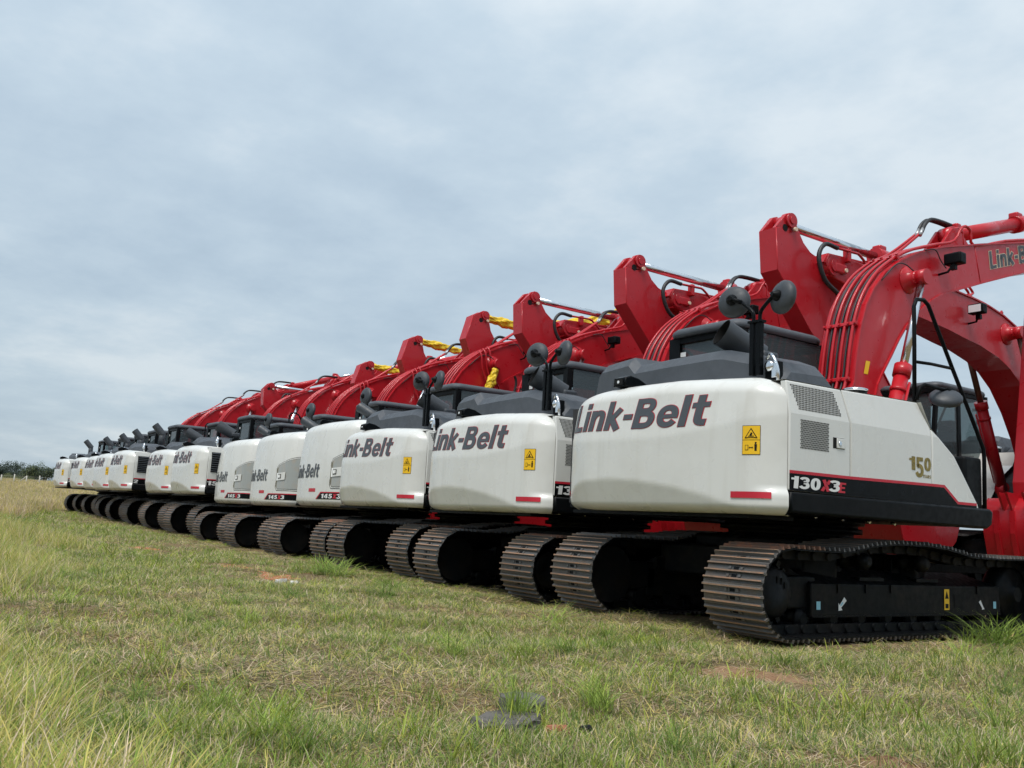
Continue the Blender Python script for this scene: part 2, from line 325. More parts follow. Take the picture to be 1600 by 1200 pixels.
# ------------------------------------------------------------------ terrain
def zg(x, y):
    s = np.maximum(0.0, -np.asarray(x, float) - 12.0); s = np.minimum(s, 118.0)
    z = 0.006 * s + 0.000145 * s * s - 0.022
    q = np.clip((np.asarray(y, float) - 2.2) / 4.0, 0, 1); q = q * q * (3 - 2 * q)
    z = z + 0.2 * q
    return z
def bumps(x, y):
    return 0.018 * np.sin(1.9 * x + 0.7 * y) * np.sin(1.3 * y - 0.5 * x) + 0.012 * np.sin(4.1 * x - 2.3 * y + 1.0) - 0.012
def make_ground():
    xs = np.unique(np.concatenate([np.linspace(-1600, -140, 18), np.linspace(-140, -45, 40), np.linspace(-45, 14, 150), np.linspace(14, 60, 12), np.linspace(60, 1500, 10)]))
    ys = np.unique(np.concatenate([np.linspace(-1500, -60, 10), np.linspace(-60, -14, 20), np.linspace(-14, 14, 80), np.linspace(14, 120, 20), np.linspace(120, 1600, 12)]))
    X, Y = np.meshgrid(xs, ys); Z = zg(X, Y) + bumps(X, Y) * (np.hypot(X + 5, Y + 3) < 60)
    V = np.stack([X.ravel(), Y.ravel(), Z.ravel()], 1); nx = len(xs); F = []
    for j in range(len(ys) - 1):
        for i in range(nx - 1): a = j * nx + i; F.append((a, a + 1, a + nx + 1, a + nx))
    me = bpy.data.meshes.new('ground'); me.from_pydata(V.tolist(), [], F); me.update()
    for p in me.polygons: p.use_smooth = True
    m = bpy.data.materials.new('ground_soil'); m.use_nodes = True; t = m.node_tree; b = t.nodes['Principled BSDF']
    b.inputs['Roughness'].default_value = 0.95; b.inputs['Specular IOR Level'].default_value = 0.1
    tc = t.nodes.new('ShaderNodeTexCoord')
    def nz(sc, det=6, w=0.0):
        n = t.nodes.new('ShaderNodeTexNoise'); n.noise_dimensions = '4D'; n.inputs['Scale'].default_value = sc; n.inputs['Detail'].default_value = det; n.inputs['W'].default_value = w
        n.inputs['Roughness'].default_value = 0.62; t.links.new(tc.outputs['Object'], n.inputs['Vector']); return n
    def ramp(n, stops):
        r = t.nodes.new('ShaderNodeValToRGB'); t.links.new(n.outputs[0], r.inputs[0]); e = r.color_ramp.elements
        e[0].position, e[0].color = stops[0][0], (*stops[0][1], 1); e[1].position, e[1].color = stops[-1][0], (*stops[-1][1], 1)
        for p, c in stops[1:-1]: k = e.new(p); k.color = (*c, 1)
        return r
    fine = ramp(nz(34, 5), [(0.3, (0.07, 0.048, 0.03)), (0.5, (0.17, 0.125, 0.07)), (0.66, (0.32, 0.24, 0.14)), (0.8, (0.46, 0.37, 0.23))])
    big = ramp(nz(0.9, 3, 2.0), [(0.35, (0.75, 0.85, 0.55)), (0.5, (1, 1, 1)), (0.7, (1.15, 0.95, 0.75))])
    mu = t.nodes.new('ShaderNodeMix'); mu.data_type = 'RGBA'; mu.blend_type = 'MULTIPLY'; mu.inputs['Factor'].default_value = 0.8
    t.links.new(fine.outputs[0], mu.inputs['A']); t.links.new(big.outputs[0], mu.inputs['B'])
    redf = t.nodes.new('ShaderNodeMapRange'); t.links.new(nz(1.1, 4, 7.3).outputs[0], redf.inputs[0]); redf.inputs[1].default_value = 0.62; redf.inputs[2].default_value = 0.7
    m2 = t.nodes.new('ShaderNodeMix'); m2.data_type = 'RGBA'; t.links.new(redf.outputs[0], m2.inputs['Factor'])
    t.links.new(mu.outputs['Result'], m2.inputs['A']); redc = ramp(nz(28, 6, 1.0), [(0.3, (0.16, 0.06, 0.032)), (0.7, (0.40, 0.17, 0.085))]); t.links.new(redc.outputs[0], m2.inputs['B'])
    t.links.new(m2.outputs['Result'], b.inputs['Base Color'])
    bp = t.nodes.new('ShaderNodeBump'); bp.inputs['Strength'].default_value = 0.7; bp.inputs['Distance'].default_value = 0.03
    t.links.new(nz(45, 4, 4.0).outputs[0], bp.inputs['Height']); t.links.new(bp.outputs[0], b.inputs['Normal'])
    me.materials.append(m); o = obj('ground', me, kind='structure'); return o
ground = make_ground()

# ------------------------------------------------------------------ excavators
# machine frame: x right, y forward, z up, origin under the swing centre
SHOE_W = 0.61
def track_path():
    """outer line of the track (grouser tips) as (y,z), closed, dense"""
    r = 0.37; zc = 0.35; cy = 1.53; cf = 1.98; P = []
    for a in np.linspace(270, 90, 22): P.append((-cy + r * math.cos(R(a)), zc + r * math.sin(R(a))))
    P += [(-1.25, 0.715), (-0.87, 0.715), (-0.5, 0.775), (-0.2, 0.80), (0.25, 0.80), (0.55, 0.78), (0.95, 0.725), (1.4, 0.715), (1.75, 0.72)]
    for a in np.linspace(90, -90, 22): P.append((cf + r * math.cos(R(a)), zc + r * math.sin(R(a))))
    return P
TP = np.array(track_path() + [track_path()[0]])
TL = np.concatenate([[0], np.cumsum(np.hypot(*np.diff(TP, axis=0).T))]); NSHOE = 51
def track_at(s):
    s = s % TL[-1]
    y = np.interp(s, TL, TP[:, 0]); z = np.interp(s, TL, TP[:, 1])
    h = 0.06; a = (s - h) % TL[-1]; b = (s + h) % TL[-1]
    ty = np.interp(b, TL, TP[:, 0]) - np.interp(a, TL, TP[:, 0]); tz = np.interp(b, TL, TP[:, 1]) - np.interp(a, TL, TP[:, 1])
    l = math.hypot(ty, tz); return y, z, ty / l, tz / l
def shoe_matrix(s, side):
    y, z, ty, tz = track_at(s)
    # local: x across, y along travel, z outwards
    n = Vector((0, -tz, ty)); n = Vector((0, tz * -1, ty))
    t = Vector((0, ty, tz)); n = -Vector((1, 0, 0)).cross(t)
    return Matrix(((-1, t.x, n.x, side * 0.995), (0, t.y, n.y, y), (0, t.z, n.z, z), (0, 0, 0, 1)))
def shoe_mesh(mb, M_=None, detail=True, red=False):
    pitch = TL[-1] / NSHOE; hw = SHOE_W / 2
    st = len(mb.bm.verts)
    # path direction runs clockwise so the outside is -n: tips at z=0, plate behind it
    mb.use('frame_black'); mb.box((0, 0, 0.038), (SHOE_W - 0.012, pitch * 0.98, 0.014))
    mb.use('shoe_plate'); mb.face([mb.bm.verts.new((x, y, 0.0295)) for x, y in ((-hw + 0.008, -pitch * 0.48), (-hw + 0.008, pitch * 0.48), (hw - 0.008, pitch * 0.48), (hw - 0.008, -pitch * 0.48))])
    for k, (yy, h) in enumerate(((-0.36, 0.024), (0.0, 0.030), (0.36, 0.024))):
        y = yy * pitch * 0.92
        mb.use('shoe_red' if red else 'shoe_plate')
        hx = hw if k == 1 else hw - 0.004
        a = [(-hx, y - 0.011, 0.031), (-hx, y + 0.011, 0.031), (-hx + 0.006, y + 0.006, 0.031 - h), (-hx + 0.006, y - 0.006, 0.031 - h)]
        A = [mb.bm.verts.new(p) for p in a]; B = [mb.bm.verts.new((-p[0], p[1], p[2])) for p in a]
        for i in range(4):
            if not red: mb.use('shoe_bar' if i == 2 else 'shoe_plate')
            mb.face([A[i], A[(i + 1) % 4], B[(i + 1) % 4], B[i]])
        mb.face(A[::-1]); mb.face(B)
    if detail:
        mb.use('black_paint')
        for yy in (-0.18, 0.18): mb.box((0, yy * pitch * 0.92, 0.0292), (0.05, 0.024, 0.004))
        mb.use('shoe_plate')
        for xx in (-0.06, 0.06):
            for yy in (-0.18, 0.18): mb.box((xx, yy * pitch * 0.92, 0.026), (0.024, 0.022, 0.012))
    if M_ is not None:
        mb.bm.verts.ensure_lookup_table()
        for v in mb.bm.verts[st:]: v.co = M_ @ v.co
SHOE_MESH = {}
def get_shoe(red):
    if red not in SHOE_MESH:
        mb = MB(); shoe_mesh(mb, red=red); bmesh.ops.recalc_face_normals(mb.bm, faces=mb.bm.faces)
        me = bpy.data.meshes.new('track_shoe'); mb.bm.to_mesh(me); mb.bm.free()
        for n in mb.mats: me.materials.append(MATS[n])
        SHOE_MESH[red] = me
    return SHOE_MESH[red]
def add_track(root, side, singles, phase=0.0):
    """one crawler track: frame with rollers, sprocket, idler, chain and shoes"""
    sx = side * 0.995
    mb = MB()                                   # track frame
    x0, x1 = sorted((side * 0.84, side * 1.085))
    mb.use('frame_black'); mb.box(((x0 + x1) / 2, 0.35, 0.282), (x1 - x0, 2.82, 0.261), bev=0.012)
    xo = side * 1.083; xi = side * 0.80
    A = [(xo, -1.05, 0.413), (xo, 1.72, 0.413), (xi, 1.55, 0.52), (xi, -0.98, 0.52)]
    va = [mb.bm.verts.new(p) for p in A]; vb = [mb.bm.verts.new((p[0], p[1], 0.40)) for p in A]
    mb.face(va); mb.face(vb[::-1])
    for i in range(4): mb.face([va[i], vb[i], vb[(i + 1) % 4], va[(i + 1) % 4]])
    mb.box((side * 0.94, -1.2, 0.34), (0.2, 0.5, 0.26), bev=0.02)
    mb.box((side * 0.94, 1.85, 0.34), (0.16, 0.6, 0.2), bev=0.02)
    mb.box((side * 1.088, 0.35, 0.155), (0.012, 2.80, 0.012))
    for yy in (-0.72, -0.35, 0.0, 1.35): mb.box((side * 1.09, yy, 0.38), (0.016, 0.03, 0.07))
    mb.use('black_paint'); mb.box((side * 1.0855, 1.02, 0.28), (0.006, 0.11, 0.12))
    for yy in (-0.2, 0.62): mb.box((side * 0.98, yy, 0.455), (0.12, 0.34, 0.03))
    fr = mb.build('track_frame', None, root)
    mb = MB(); mb.use('frame_black')              # final drive + sprocket
    c = (side * 0.80, -1.555, 0.345)
    mb.lathe(c, (side, 0, 0), [(0.0, 0.26), (0.16, 0.265), (0.17, 0.23), (0.25, 0.225), (0.27, 0.2), (0.335, 0.19), (0.35, 0.17), (0.36, 0.12), (0.362, 0.0)], 32)
    for k in range(12):
        t = 2 * math.pi * k / 12; mb.cyl((side * 1.06, -1.555 + 0.21 * math.cos(t), 0.345 + 0.21 * math.sin(t)), (side * 1.085, -1.555 + 0.21 * math.cos(t), 0.345 + 0.21 * math.sin(t)), 0.014, n=6)
    for k in range(21):
        t = 2 * math.pi * k / 21; mb.box((sx, -1.555 + 0.275 * math.cos(t), 0.345 + 0.275 * math.sin(t)), (0.06, 0.05, 0.04), Matrix.Rotation(t, 3, 'X'))
    for k in range(3):
        t = 0.6 + k * 0.5; mb.box((side * 1.163, -1.555 + 0.1 * math.cos(t), 0.345 + 0.1 * math.sin(t)), (0.01, 0.012, 0.05))
    mb.build('sprocket', None, root)
    mb = MB(); mb.use('frame_black'); mb.lathe((side * 0.90, 1.98, 0.345), (side, 0, 0), [(0, 0.24), (0.04, 0.27), (0.15, 0.27), (0.19, 0.24), (0.2, 0.08), (0.24, 0.07)], 28); mb.build('idler', None, root)
    for yy in (-0.40, 0.44):
        mb = MB(); mb.use('frame_black'); mb.lathe((side * 0.86, yy, 0.605), (side, 0, 0), [(0, 0.055), (0.05, 0.075), (0.09, 0.075), (0.1, 0.055), (0.2, 0.055), (0.21, 0.075), (0.26, 0.075), (0.29, 0.05), (0.3, 0.03)], 16)
        mb.box((side * 0.80, yy, 0.56), (0.08, 0.12, 0.14), bev=0.01); mb.build('carrier_roller', None, root)
    for k in range(8):
        yy = -1.1 + k * 0.37
        mb = MB(); mb.use('frame_black'); mb.lathe((side * 0.86, yy, 0.135), (side, 0, 0), [(0, 0.09), (0.04, 0.09), (0.05, 0.07), (0.13, 0.07), (0.14, 0.09), (0.17, 0.09), (0.18, 0.05), (0.19, 0.045)], 14); mb.build('track_roller', None, root)
    if side > 0:
        xf = 1.0905; mb = None
        def q(pts, m, d=0.0):
            nonlocal mb
            if not d: 
                if mb: mb.build('track_decal', None, fr, fix=False)
                mb = MB()
            mb.use(m); mb.face([mb.bm.verts.new((xf + d, y, z)) for y, z in pts])
        q([(0.80, 0.20), (0.88, 0.20), (0.88, 0.385), (0.80, 0.385)], 'decal_yellow')
        q([(0.81, 0.30), (0.87, 0.30), (0.84, 0.37)], 'decal_dark', 0.001)
        q([(0.815, 0.215), (0.865, 0.215), (0.865, 0.255), (0.815, 0.255)], 'decal_dark', 0.001)
        q([(-0.72, 0.20), (-0.67, 0.205), (-0.685, 0.225), (-0.615, 0.28), (-0.645, 0.31), (-0.705, 0.245), (-0.72, 0.265)], 'decal_white')
        q([(-0.69, 0.235), (-0.655, 0.262), (-0.668, 0.275), (-0.70, 0.245)], 'decal_blue', 0.001)
        q([(1.42, 0.20), (1.465, 0.205), (1.45, 0.22), (1.40, 0.29), (1.37, 0.27), (1.425, 0.215)], 'decal_white')
        for y in (-1.0, 1.62): q([(y, 0.21), (y + 0.05, 0.21), (y + 0.05, 0.275), (y, 0.275)], 'decal_blue')
        mb.build('track_decal', None, fr, fix=False)
    mb = MB(); mb.use('frame_black'); pitch = TL[-1] / NSHOE   # chain of links
    for k in range(NSHOE):
        Mx = shoe_matrix((k + phase + 0.5) * pitch, side); q3 = Mx.to_3x3()
        for ox in (-0.08, 0.08):
            mb.box(Mx @ Vector((ox, 0, 0.082)), (0.035, pitch * 0.80, 0.07), q3)
        mb.cyl(Mx @ Vector((-0.115, pitch * 0.5, 0.085)), Mx @ Vector((0.115, pitch * 0.5, 0.085)), 0.036, n=10)
    mb.build('track_chain', None, root, kind='stuff')
    if singles:
        for k in range(NSHOE):
            red = singles == 2 or (singles == 1 and k in (RED_SET if side > 0 else ()))
            o = obj('track_shoe', get_shoe(red), root); o.matrix_local = shoe_matrix((k + phase) * pitch, side)
    else:
        mb = MB()
        for k in range(NSHOE): shoe_mesh(mb, shoe_matrix((k + phase) * pitch, side), detail=False)
        mb.build('track_shoes', None, root, kind='stuff')
RED_SET = (6, 7, 8)

# --- standard counterweight
CW_ZB = 0.93
cw_arch = interp([-1.45, -1.25, -1.05, -0.8, -0.4, 0.0, 0.42, 0.78, 1.1, 1.3], [0.98, 1.03, 1.13, 1.19, 1.205, 1.18, 1.13, 1.06, 0.97, 0.9])
cw_crease = interp([-1.45, -0.9, 0.25, 0.8, 1.45], [1.60, 1.56, 1.54, 1.59, 1.69])
cw_top = interp([-1.45, -1.1, -0.5, 0.3, 1.2, 1.45], [2.0, 2.045, 2.065, 2.055, 2.0, 1.97])
def cw_in(x, z):
    """how far the rear face lies inside the plan line at (x,z)"""
    o = 0.0; zt = cw_top(x); a = cw_arch(x); c = cw_crease(x)
    if z < CW_ZB + 0.07: o += 0.07 * (1 - (z - CW_ZB) / 0.07) ** 2
    if z < a: o += (a - z) * 0.26
    if x > 1.22 and z < 1.13: o -= 0.035 * min(1, (1.13 - z) / 0.05) * min(1, (x - 1.22) / 0.15)
    if z > c: o += (z - c) * 0.13
    r = 0.15
    if z > zt - r:
        t = min(1.0, (z - (zt - r)) / r); o += 0.22 * (1 - math.sqrt(max(0, 1 - t * t)))
    return o
def _plan():
    P = [(-1.40, -1.0), (-1.40, -1.2)]
    for a in np.linspace(0, 90, 26)[:-1]: P.append((-0.60 - 0.80 * math.cos(R(a)), -1.40 - 0.55 * math.sin(R(a))))
    for x in np.linspace(-0.60, 1.05, 42): P.append((x, -1.95 - 0.035 * (1 - ((x - 0.225) / 0.825) ** 2)))
    for a in np.linspace(90, 20.5, 14)[1:]: P.append((1.05 + 0.37 * math.cos(R(a)), -1.63 - 0.32 * math.sin(R(a))))
    return np.array(P)
PL = _plan(); PLS = np.concatenate([[0], np.cumsum(np.hypot(*np.diff(PL, axis=0).T))]); PLS = PLS - np.interp(0.0, PL[27:60, 0], PLS[27:60])
def cw_at(s):
    """point and outward normal of the plan line at arc length s (0 at x=0)"""
    x, y = np.interp(s, PLS, PL[:, 0]), np.interp(s, PLS, PL[:, 1]); h = 0.03
    tx = np.interp(s + h, PLS, PL[:, 0]) - np.interp(s - h, PLS, PL[:, 0]); ty = np.interp(s + h, PLS, PL[:, 1]) - np.interp(s - h, PLS, PL[:, 1]); l = math.hypot(tx, ty)
    return x, y, ty / l, -tx / l
def cw_pt(s, z, lift=0.003):
    x, y, nx, ny = cw_at(s); o = cw_in(s, z) - lift; return Vector((x - nx * o, y - ny * o, z))
def cw_rows():
    ss = PLS
    ts = np.concatenate([np.linspace(0, 0.07, 6), np.linspace(0.07, 0.86, 40)[1:], np.linspace(0.86, 1.0, 14)[1:]])
    rows = []
    for t in ts:
        row = []
        for s in ss:
            x, y, nx, ny = cw_at(s); z = CW_ZB + t * (cw_top(s) - CW_ZB); o = cw_in(s, z)
            row.append((x - nx * o, y - ny * o, z))
        rows.append(row)
    for back in (0.15, 0.5, 0.7):
        rows.append([(x * (1 - 0.10 * back), y + back if y + back < -1.15 else max(y, -1.15), z) for x, y, z in rows[len(ts) - 1]])
    low = [[(x * 0.95, max(y, min(-1.2, y + 0.2)), CW_ZB) for x, y, z in rows[0]]]
    return low + rows
def warn_decal(mb, fn, u0, v0, s=1.0):
    """yellow two-panel warning decal; fn maps (u,v,lift)"""
    def q(pts, m, d):
        mb.use(m)
        if len(pts) == 4:
            rows = [[fn(u0 + (a0 + (a1 - a0) * k / 8) * s, v0 + (b0 + (b1 - b0) * k / 8) * s, d) for k in range(9)] for (a0, b0), (a1, b1) in ((pts[0], pts[1]), (pts[3], pts[2]))]
            mb.grid(rows, smooth=False)
        else: mb.face([mb.bm.verts.new(fn(u0 + a * s, v0 + b * s, d + 0.002)) for a, b in pts])
    W_, H = 0.135, 0.215
    q([(-.004, -.004), (W_ + .004, -.004), (W_ + .004, H + .004), (-.004, H + .004)], 'decal_dark', 0.003)
    q([(0, 0), (W_, 0), (W_, H * .49), (0, H * .49)], 'decal_yellow', 0.0045); q([(0, H * .51), (W_, H * .51), (W_, H), (0, H)], 'decal_yellow', 0.0045)
    q([(.018, .122), (.118, .122), (.068, .200)], 'decal_dark', 0.006); q([(.030, .128), (.106, .128), (.068, .188)], 'decal_yellow', 0.0075)
    q([(.045, .133), (.092, .133), (.092, .139), (.045, .139)], 'decal_dark', 0.009); q([(.055, .141), (.075, .141), (.080, .162), (.068, .165)], 'decal_dark', 0.009)
    q([(.022, .03), (.048, .03), (.048, .07), (.022, .07)], 'decal_dark', 0.006); q([(.026, .034), (.044, .034), (.044, .066), (.026, .066)], 'decal_yellow', 0.0075)
    q([(.052, .05), (.060, .042), (.060, .058)], 'decal_dark', 0.006); q([(.086, .05), (.078, .042), (.078, .058)], 'decal_dark', 0.006); q([(.060, .047), (.078, .047), (.078, .053), (.060, .053)], 'decal_dark', 0.006)
    q([(.096, .025), (.112, .025), (.114, .075), (.094, .075)], 'decal_dark', 0.006); q([(.099, .077), (.109, .077), (.111, .092), (.097, .092)], 'decal_dark', 0.006)
def logo2(mb, box, fn, fill='decal_grey', edge='decal_red', ring=0.015):
    if ring:
        mb.use(edge); place_text(mb, 'Link-Belt', box, lambda u, v: fn(u, v, 0.003), 0.13, 0.075, ring)
    mb.use(fill); place_text(mb, 'Link-Belt', box, lambda u, v: fn(u, v, 0.0055), 0.13, 0.075)
def add_counterweight(root, text=True):
    mb = MB(); mb.use('white_paint'); mb.grid(cw_rows())
    cw = mb.build('counterweight', None, root)
    mb = MB(); logo2(mb, (-1.13, 0.825, 1.62, 1.88), lambda u, v, L: cw_pt(u, v + 0.040 * max(0.0, 0.5 - u) / 1.6, L)); mb.build('lettering', None, cw, fix=False)
    mb = MB(); f = lambda u, v, L: cw_pt(u, v, L)
    warn_decal(mb, f, 1.14, 1.375); mb.build('warning_decal', None, cw, fix=False)
    for a, b, z in ((1.04, 1.36, 1.045), (-1.42, -1.18, 1.06)):
        mb = MB(); mb.use('decal_red'); k = np.linspace(a, b, 15)
        mb.grid([[cw_pt(x, z, 0.008) for x in k], [cw_pt(x, z + 0.048, 0.008) for x in k]]); mb.build('reflector_strip', None, cw, fix=False)
    mb = MB(); mb.use('gloss_black')                 # rear view camera hood
    mb.prism([(-1.83, 2.06), (-1.82, 2.14), (-1.76, 2.165), (-1.66, 2.15), (-1.48, 2.07), (-1.48, 2.04)], -0.55, -0.38, bev=0.014)
    mb.use('decal_dark'); mb.box((-0.465, -1.832, 2.10), (0.11, 0.01, 0.055)); mb.use('lens'); mb.cyl((-0.465, -1.84, 2.10), (-0.465, -1.83, 2.10), 0.014, n=10)
    mb.build('camera_hood', None, cw)
    mb = MB(); mb.use('black_paint')                 # underside bolts and plate
    mb.box((0, -1.55, 0.915), (2.2, 0.5, 0.03)); mb.use('chrome')
    mb.build('ballast_plate', None, cw)
    return cw
def side_x(z): return 1.41 - max(0, z - 1.70) * 0.16
def add_house(root, model='130X3E', style='mesh'):
    sp = lambda y, z, L=0.0: Vector((side_x(z) + L, y, z))
    def panel(name, poly, parent=root, th=0.05):
        mb = MB(); mb.use('white_side')
        pts = []
        n = len(poly)
        for i in range(n):                      # subdivide edges crossing the crease
            a, b = poly[i], poly[(i + 1) % n]; pts.append(a)
            if (a[1] - 1.70) * (b[1] - 1.70) < 0: t = (1.70 - a[1]) / (b[1] - a[1]); pts.append((a[0] + (b[0] - a[0]) * t, 1.70))
        up = [p for p in pts if p[1] >= 1.70 - 1e-6]; lo = [p for p in pts if p[1] <= 1.70 + 1e-6]
        bm = mb.bm; cache = {}
        def vv(p, d):
            k = (round(p[0], 4), round(p[1], 4), d)
            if k not in cache: cache[k] = bm.verts.new((side_x(p[1]) - d, p[0], p[1]))
            return cache[k]
        fs = []
        for part in (lo, up):
            if len(part) >= 3: fs.append(mb.face([vv(p, 0) for p in part]))
        for i in range(len(pts)): a, b = pts[i], pts[(i + 1) % len(pts)]; fs.append(mb.face([vv(a, 0), vv(b, 0), vv(b, th), vv(a, th)]))
        bmesh.ops.recalc_face_normals(bm, faces=bm.faces)
        es = [e for e in bm.edges if len(e.link_faces) == 2 and e.calc_face_angle(0) > 0.9]
        r = bmesh.ops.bevel(bm, geom=es, offset=0.014, segments=3, affect='EDGES', profile=0.6, clamp_overlap=True)
        for f in r['faces']: f.smooth = True
        return mb.build(name, None, parent)
    p1 = panel('engine_door', [(-1.735, 1.115), (-1.004, 1.115), (-1.004, 1.69), (-1.07, 1.962), (-1.735, 1.955)])
    p2 = panel('side_panel', [(-0.996, 1.115), (0.116, 1.115), (0.116, 1.77), (-0.02, 1.985), (-1.062, 1.964), (-0.996, 1.69)])
    p3 = panel('front_panel', [(0.124, 1.115), (0.84, 1.115), (0.82, 1.16), (0.46, 1.56), (0.126, 1.765)])
    mb = MB(); mb.use('white_side')               # top of the right hand hood
    mb.grid([[(x, y, z) for x in (0.45, 1.2, 1.34, 1.366)] for y, z in ((-1.74, 1.96), (-1.07, 1.965), (-0.02, 1.985))], smooth=False)
    mb.grid([[(x, y, z) for x in (0.45, 1.366, 1.40)] for y, z in ((-0.02, 1.983), (0.12, 1.77), (0.46, 1.56), (0.82, 1.15))], smooth=False)
    mb.build('hood_top', None, root)
    mb = MB(); mb.use('cab_interior'); mb.prism([(-1.7, 1.0), (0.75, 1.0), (0.4, 1.5), (0.05, 1.7), (-0.06, 1.94), (-1.7, 1.92)], -1.30, 1.33); mb.build('engine_bay', None, root)
    # black band, red line, lettering
    mb = MB(); mb.use('gloss_black')
    def strip(lo, hi, L, m):
        mb.use(m)
        for i in range(len(lo) - 1):
            mb.face([mb.bm.verts.new(Vector((1.41 + L, *p))) for p in (lo[i], lo[i + 1], hi[i + 1], hi[i])])
    hi = [(-1.733, 1.245), (-1.006, 1.25), (0.116, 1.27), (0.29, 1.272), (0.50, 1.14), (0.80, 1.142)]
    strip([(y, 1.117) for y, z in hi], hi, 0.002, 'gloss_black')
    strip(hi, [(y + (0.01 if i in (3, 4) else 0), z + 0.023) for i, (y, z) in enumerate(hi)], 0.0028, 'decal_red')
    mb.build('stripe', None, p2, fix=False)
    mb = MB()
    a = model.find('X'); num = model if a < 0 else model[:a]
    pt = lambda u, v: Vector((1.4165, u, v))
    mb.use('decal_white'); place_text(mb, num, (-1.725, -1.725 + 0.118 * len(num), 1.135, 1.226), pt, 0.05, 0.05)
    if a > 0:
        mb.use('decal_red'); place_text(mb, 'X', (-1.375, -1.245, 1.135, 1.222), pt, 0.12)
        if model.endswith('E'): place_text(mb, 'E', (-1.165, -1.065, 1.135, 1.215), pt, 0.08)
        mb.use('decal_white'); place_text(mb, '3', (-1.28, -1.135, 1.137, 1.226), lambda u, v: Vector((1.4185, u, v)), 0.08)
    mb.build('model_lettering', None, p1, fix=False)
    if style == 'mesh':
        mb = MB(); mb.use('decal_dark')
        def holes(ya, yb, za, zb, skew, ymid):
            rr = 0.0068; dy = 0.0172; dz = 0.0150; j = 0; z = za
            while z < zb:
                y0 = ya + skew * (zb - z) / (zb - za); y1 = yb + skew * (zb - z) / (zb - za)
                y = y0 + (dy / 2 if j % 2 else 0)
                while y < y1:
                    c = sp(y, z, 0.0025)
                    mb.face([mb.bm.verts.new((c.x, c.y + rr * math.cos(t), c.z + rr * math.sin(t))) for t in (math.pi / 6 + k * math.pi / 3 for k in range(6))])
                    y += dy
                z += dz; j += 1
        holes(-1.69, -1.18, 1.742, 1.928, 0.07, 0); holes(-1.605, -1.275, 1.447, 1.665, 0.0, 0)
        mb.build('vent_mesh', None, p1, kind='stuff', fix=False)
    else:
        mb = MB(); mb.use('black_paint'); mb.box((1.40, -1.42, 1.64), (0.03, 0.5, 0.44)); g = mb.build('louvre_grille', None, p1)
        for k in range(9):
            mb = MB(); mb.use('dark_plastic'); mb.box((1.42, -1.42, 1.45 + k * 0.048), (0.03, 0.48, 0.014), Matrix.Rotation(0.5, 3, 'Y')); mb.build('slat', None, g)
    mb = MB(); mb.use('decal_dark'); mb.box((1.409, -1.15, 1.52), (0.006, 0.14, 0.085)); mb.use('white_side'); mb.box((1.412, -1.13, 1.52), (0.014, 0.096, 0.078), bev=0.004)
    mb.use('chrome'); mb.cyl((1.415, -1.145, 1.52), (1.425, -1.145, 1.52), 0.017, n=12); mb.build('door_latch', None, p1)
    if text150:
        mb = MB(); mb.use('decal_gold'); pt = lambda u, v: Vector((1.4125, u, v))
        place_text(mb, '1', (-0.215, -0.125, 1.39, 1.505), pt); place_text(mb, '5', (-0.12, -0.01, 1.335, 1.505), pt); place_text(mb, '0', (0.0, 0.10, 1.395, 1.51), pt)
        place_text(mb, 'YEARS', (-0.02, 0.095, 1.335, 1.362), pt); mb.build('anniversary_lettering', None, p2, fix=False)
    # sill beam and deck
    for s in (1, -1):
        mb = MB(); mb.use('black_paint'); y_ = -1.735 if s > 0 else -1.2; mb.prism([(y_, 0.95), (y_, 1.105), (0.98, 1.125), (1.03, 1.10), (1.01, 0.985), (0.93, 0.945)], *sorted((s * 1.28, s * 1.435)), bev=0.02); mb.build('sill_beam', None, root)
    mb = MB(); mb.use('frame_black'); mb.box((0, -0.35, 1.0), (2.56, 2.7, 0.09)); mb.box((0, 0.45, 1.16), (0.62, 0.9, 0.3), bev=0.02)
    mb.use('chrome')
    for k in range(5): mb.cyl((1.2 - k * 0.01, -1.5 + k * 0.35, 0.945), (1.2, -1.5 + k * 0.35, 0.93), 0.012, n=6)
    mb.build('main_deck', None, root)
    mb = MB(); mb.use('white_side'); mb.box((-1.37, -0.79, 1.53), (0.05, 0.92, 0.84), bev=0.03); mb.build('left_panel', None, root)
    # dark bonnet
    mb = MB(); mb.use('dark_plastic')
    # outline in x,z at the rear edge and front edge with chamfered crest
    prof = [(-1.37, 1.98), (-1.36, 2.20), (-1.30, 2.39), (-1.26, 2.42), (-0.80, 2.44), (-0.70, 2.35), (-0.2, 2.36), (0.36, 2.365), (0.46, 2.355), (0.80, 2.27), (0.98, 2.20), (1.08, 2.10), (1.10, 1.96)]
    rows = []
    kz = 1.0 if style == 'mesh' else 0.78
    for y, drop in ((-1.45, None), (-1.45, 0.095), (-1.375, 0.012), (-1.36, 0.0), (-0.86, -0.015), (-0.76, 0.06), (-0.70, None)):
        rows.append([(x, y + 0.07 * (abs(x) / 1.3) ** 3 * (1 if y < -1 else -1), 1.955 if drop is None else max(1.956, 1.96 + (z - 1.96) * kz - drop)) for x, z in prof])
    mb.grid(rows, smooth=False)
    bon = mb.build('bonnet', None, root)
    mb = MB(); mb.use('black_paint'); mb.box((0.98, -1.41, 2.08), (0.14, 0.05, 0.2)); mb.build('bonnet_gap', None, bon)
    mb = MB(); mb.use('chrome')                    # latch hook
    pts = smooth_path([(1.06, -1.46, 2.0), (1.07, -1.47, 2.1), (1.03, -1.47, 2.2), (0.98, -1.46, 2.24), (0.95, -1.46, 2.2)], 4); mb.tube(pts, 0.014)
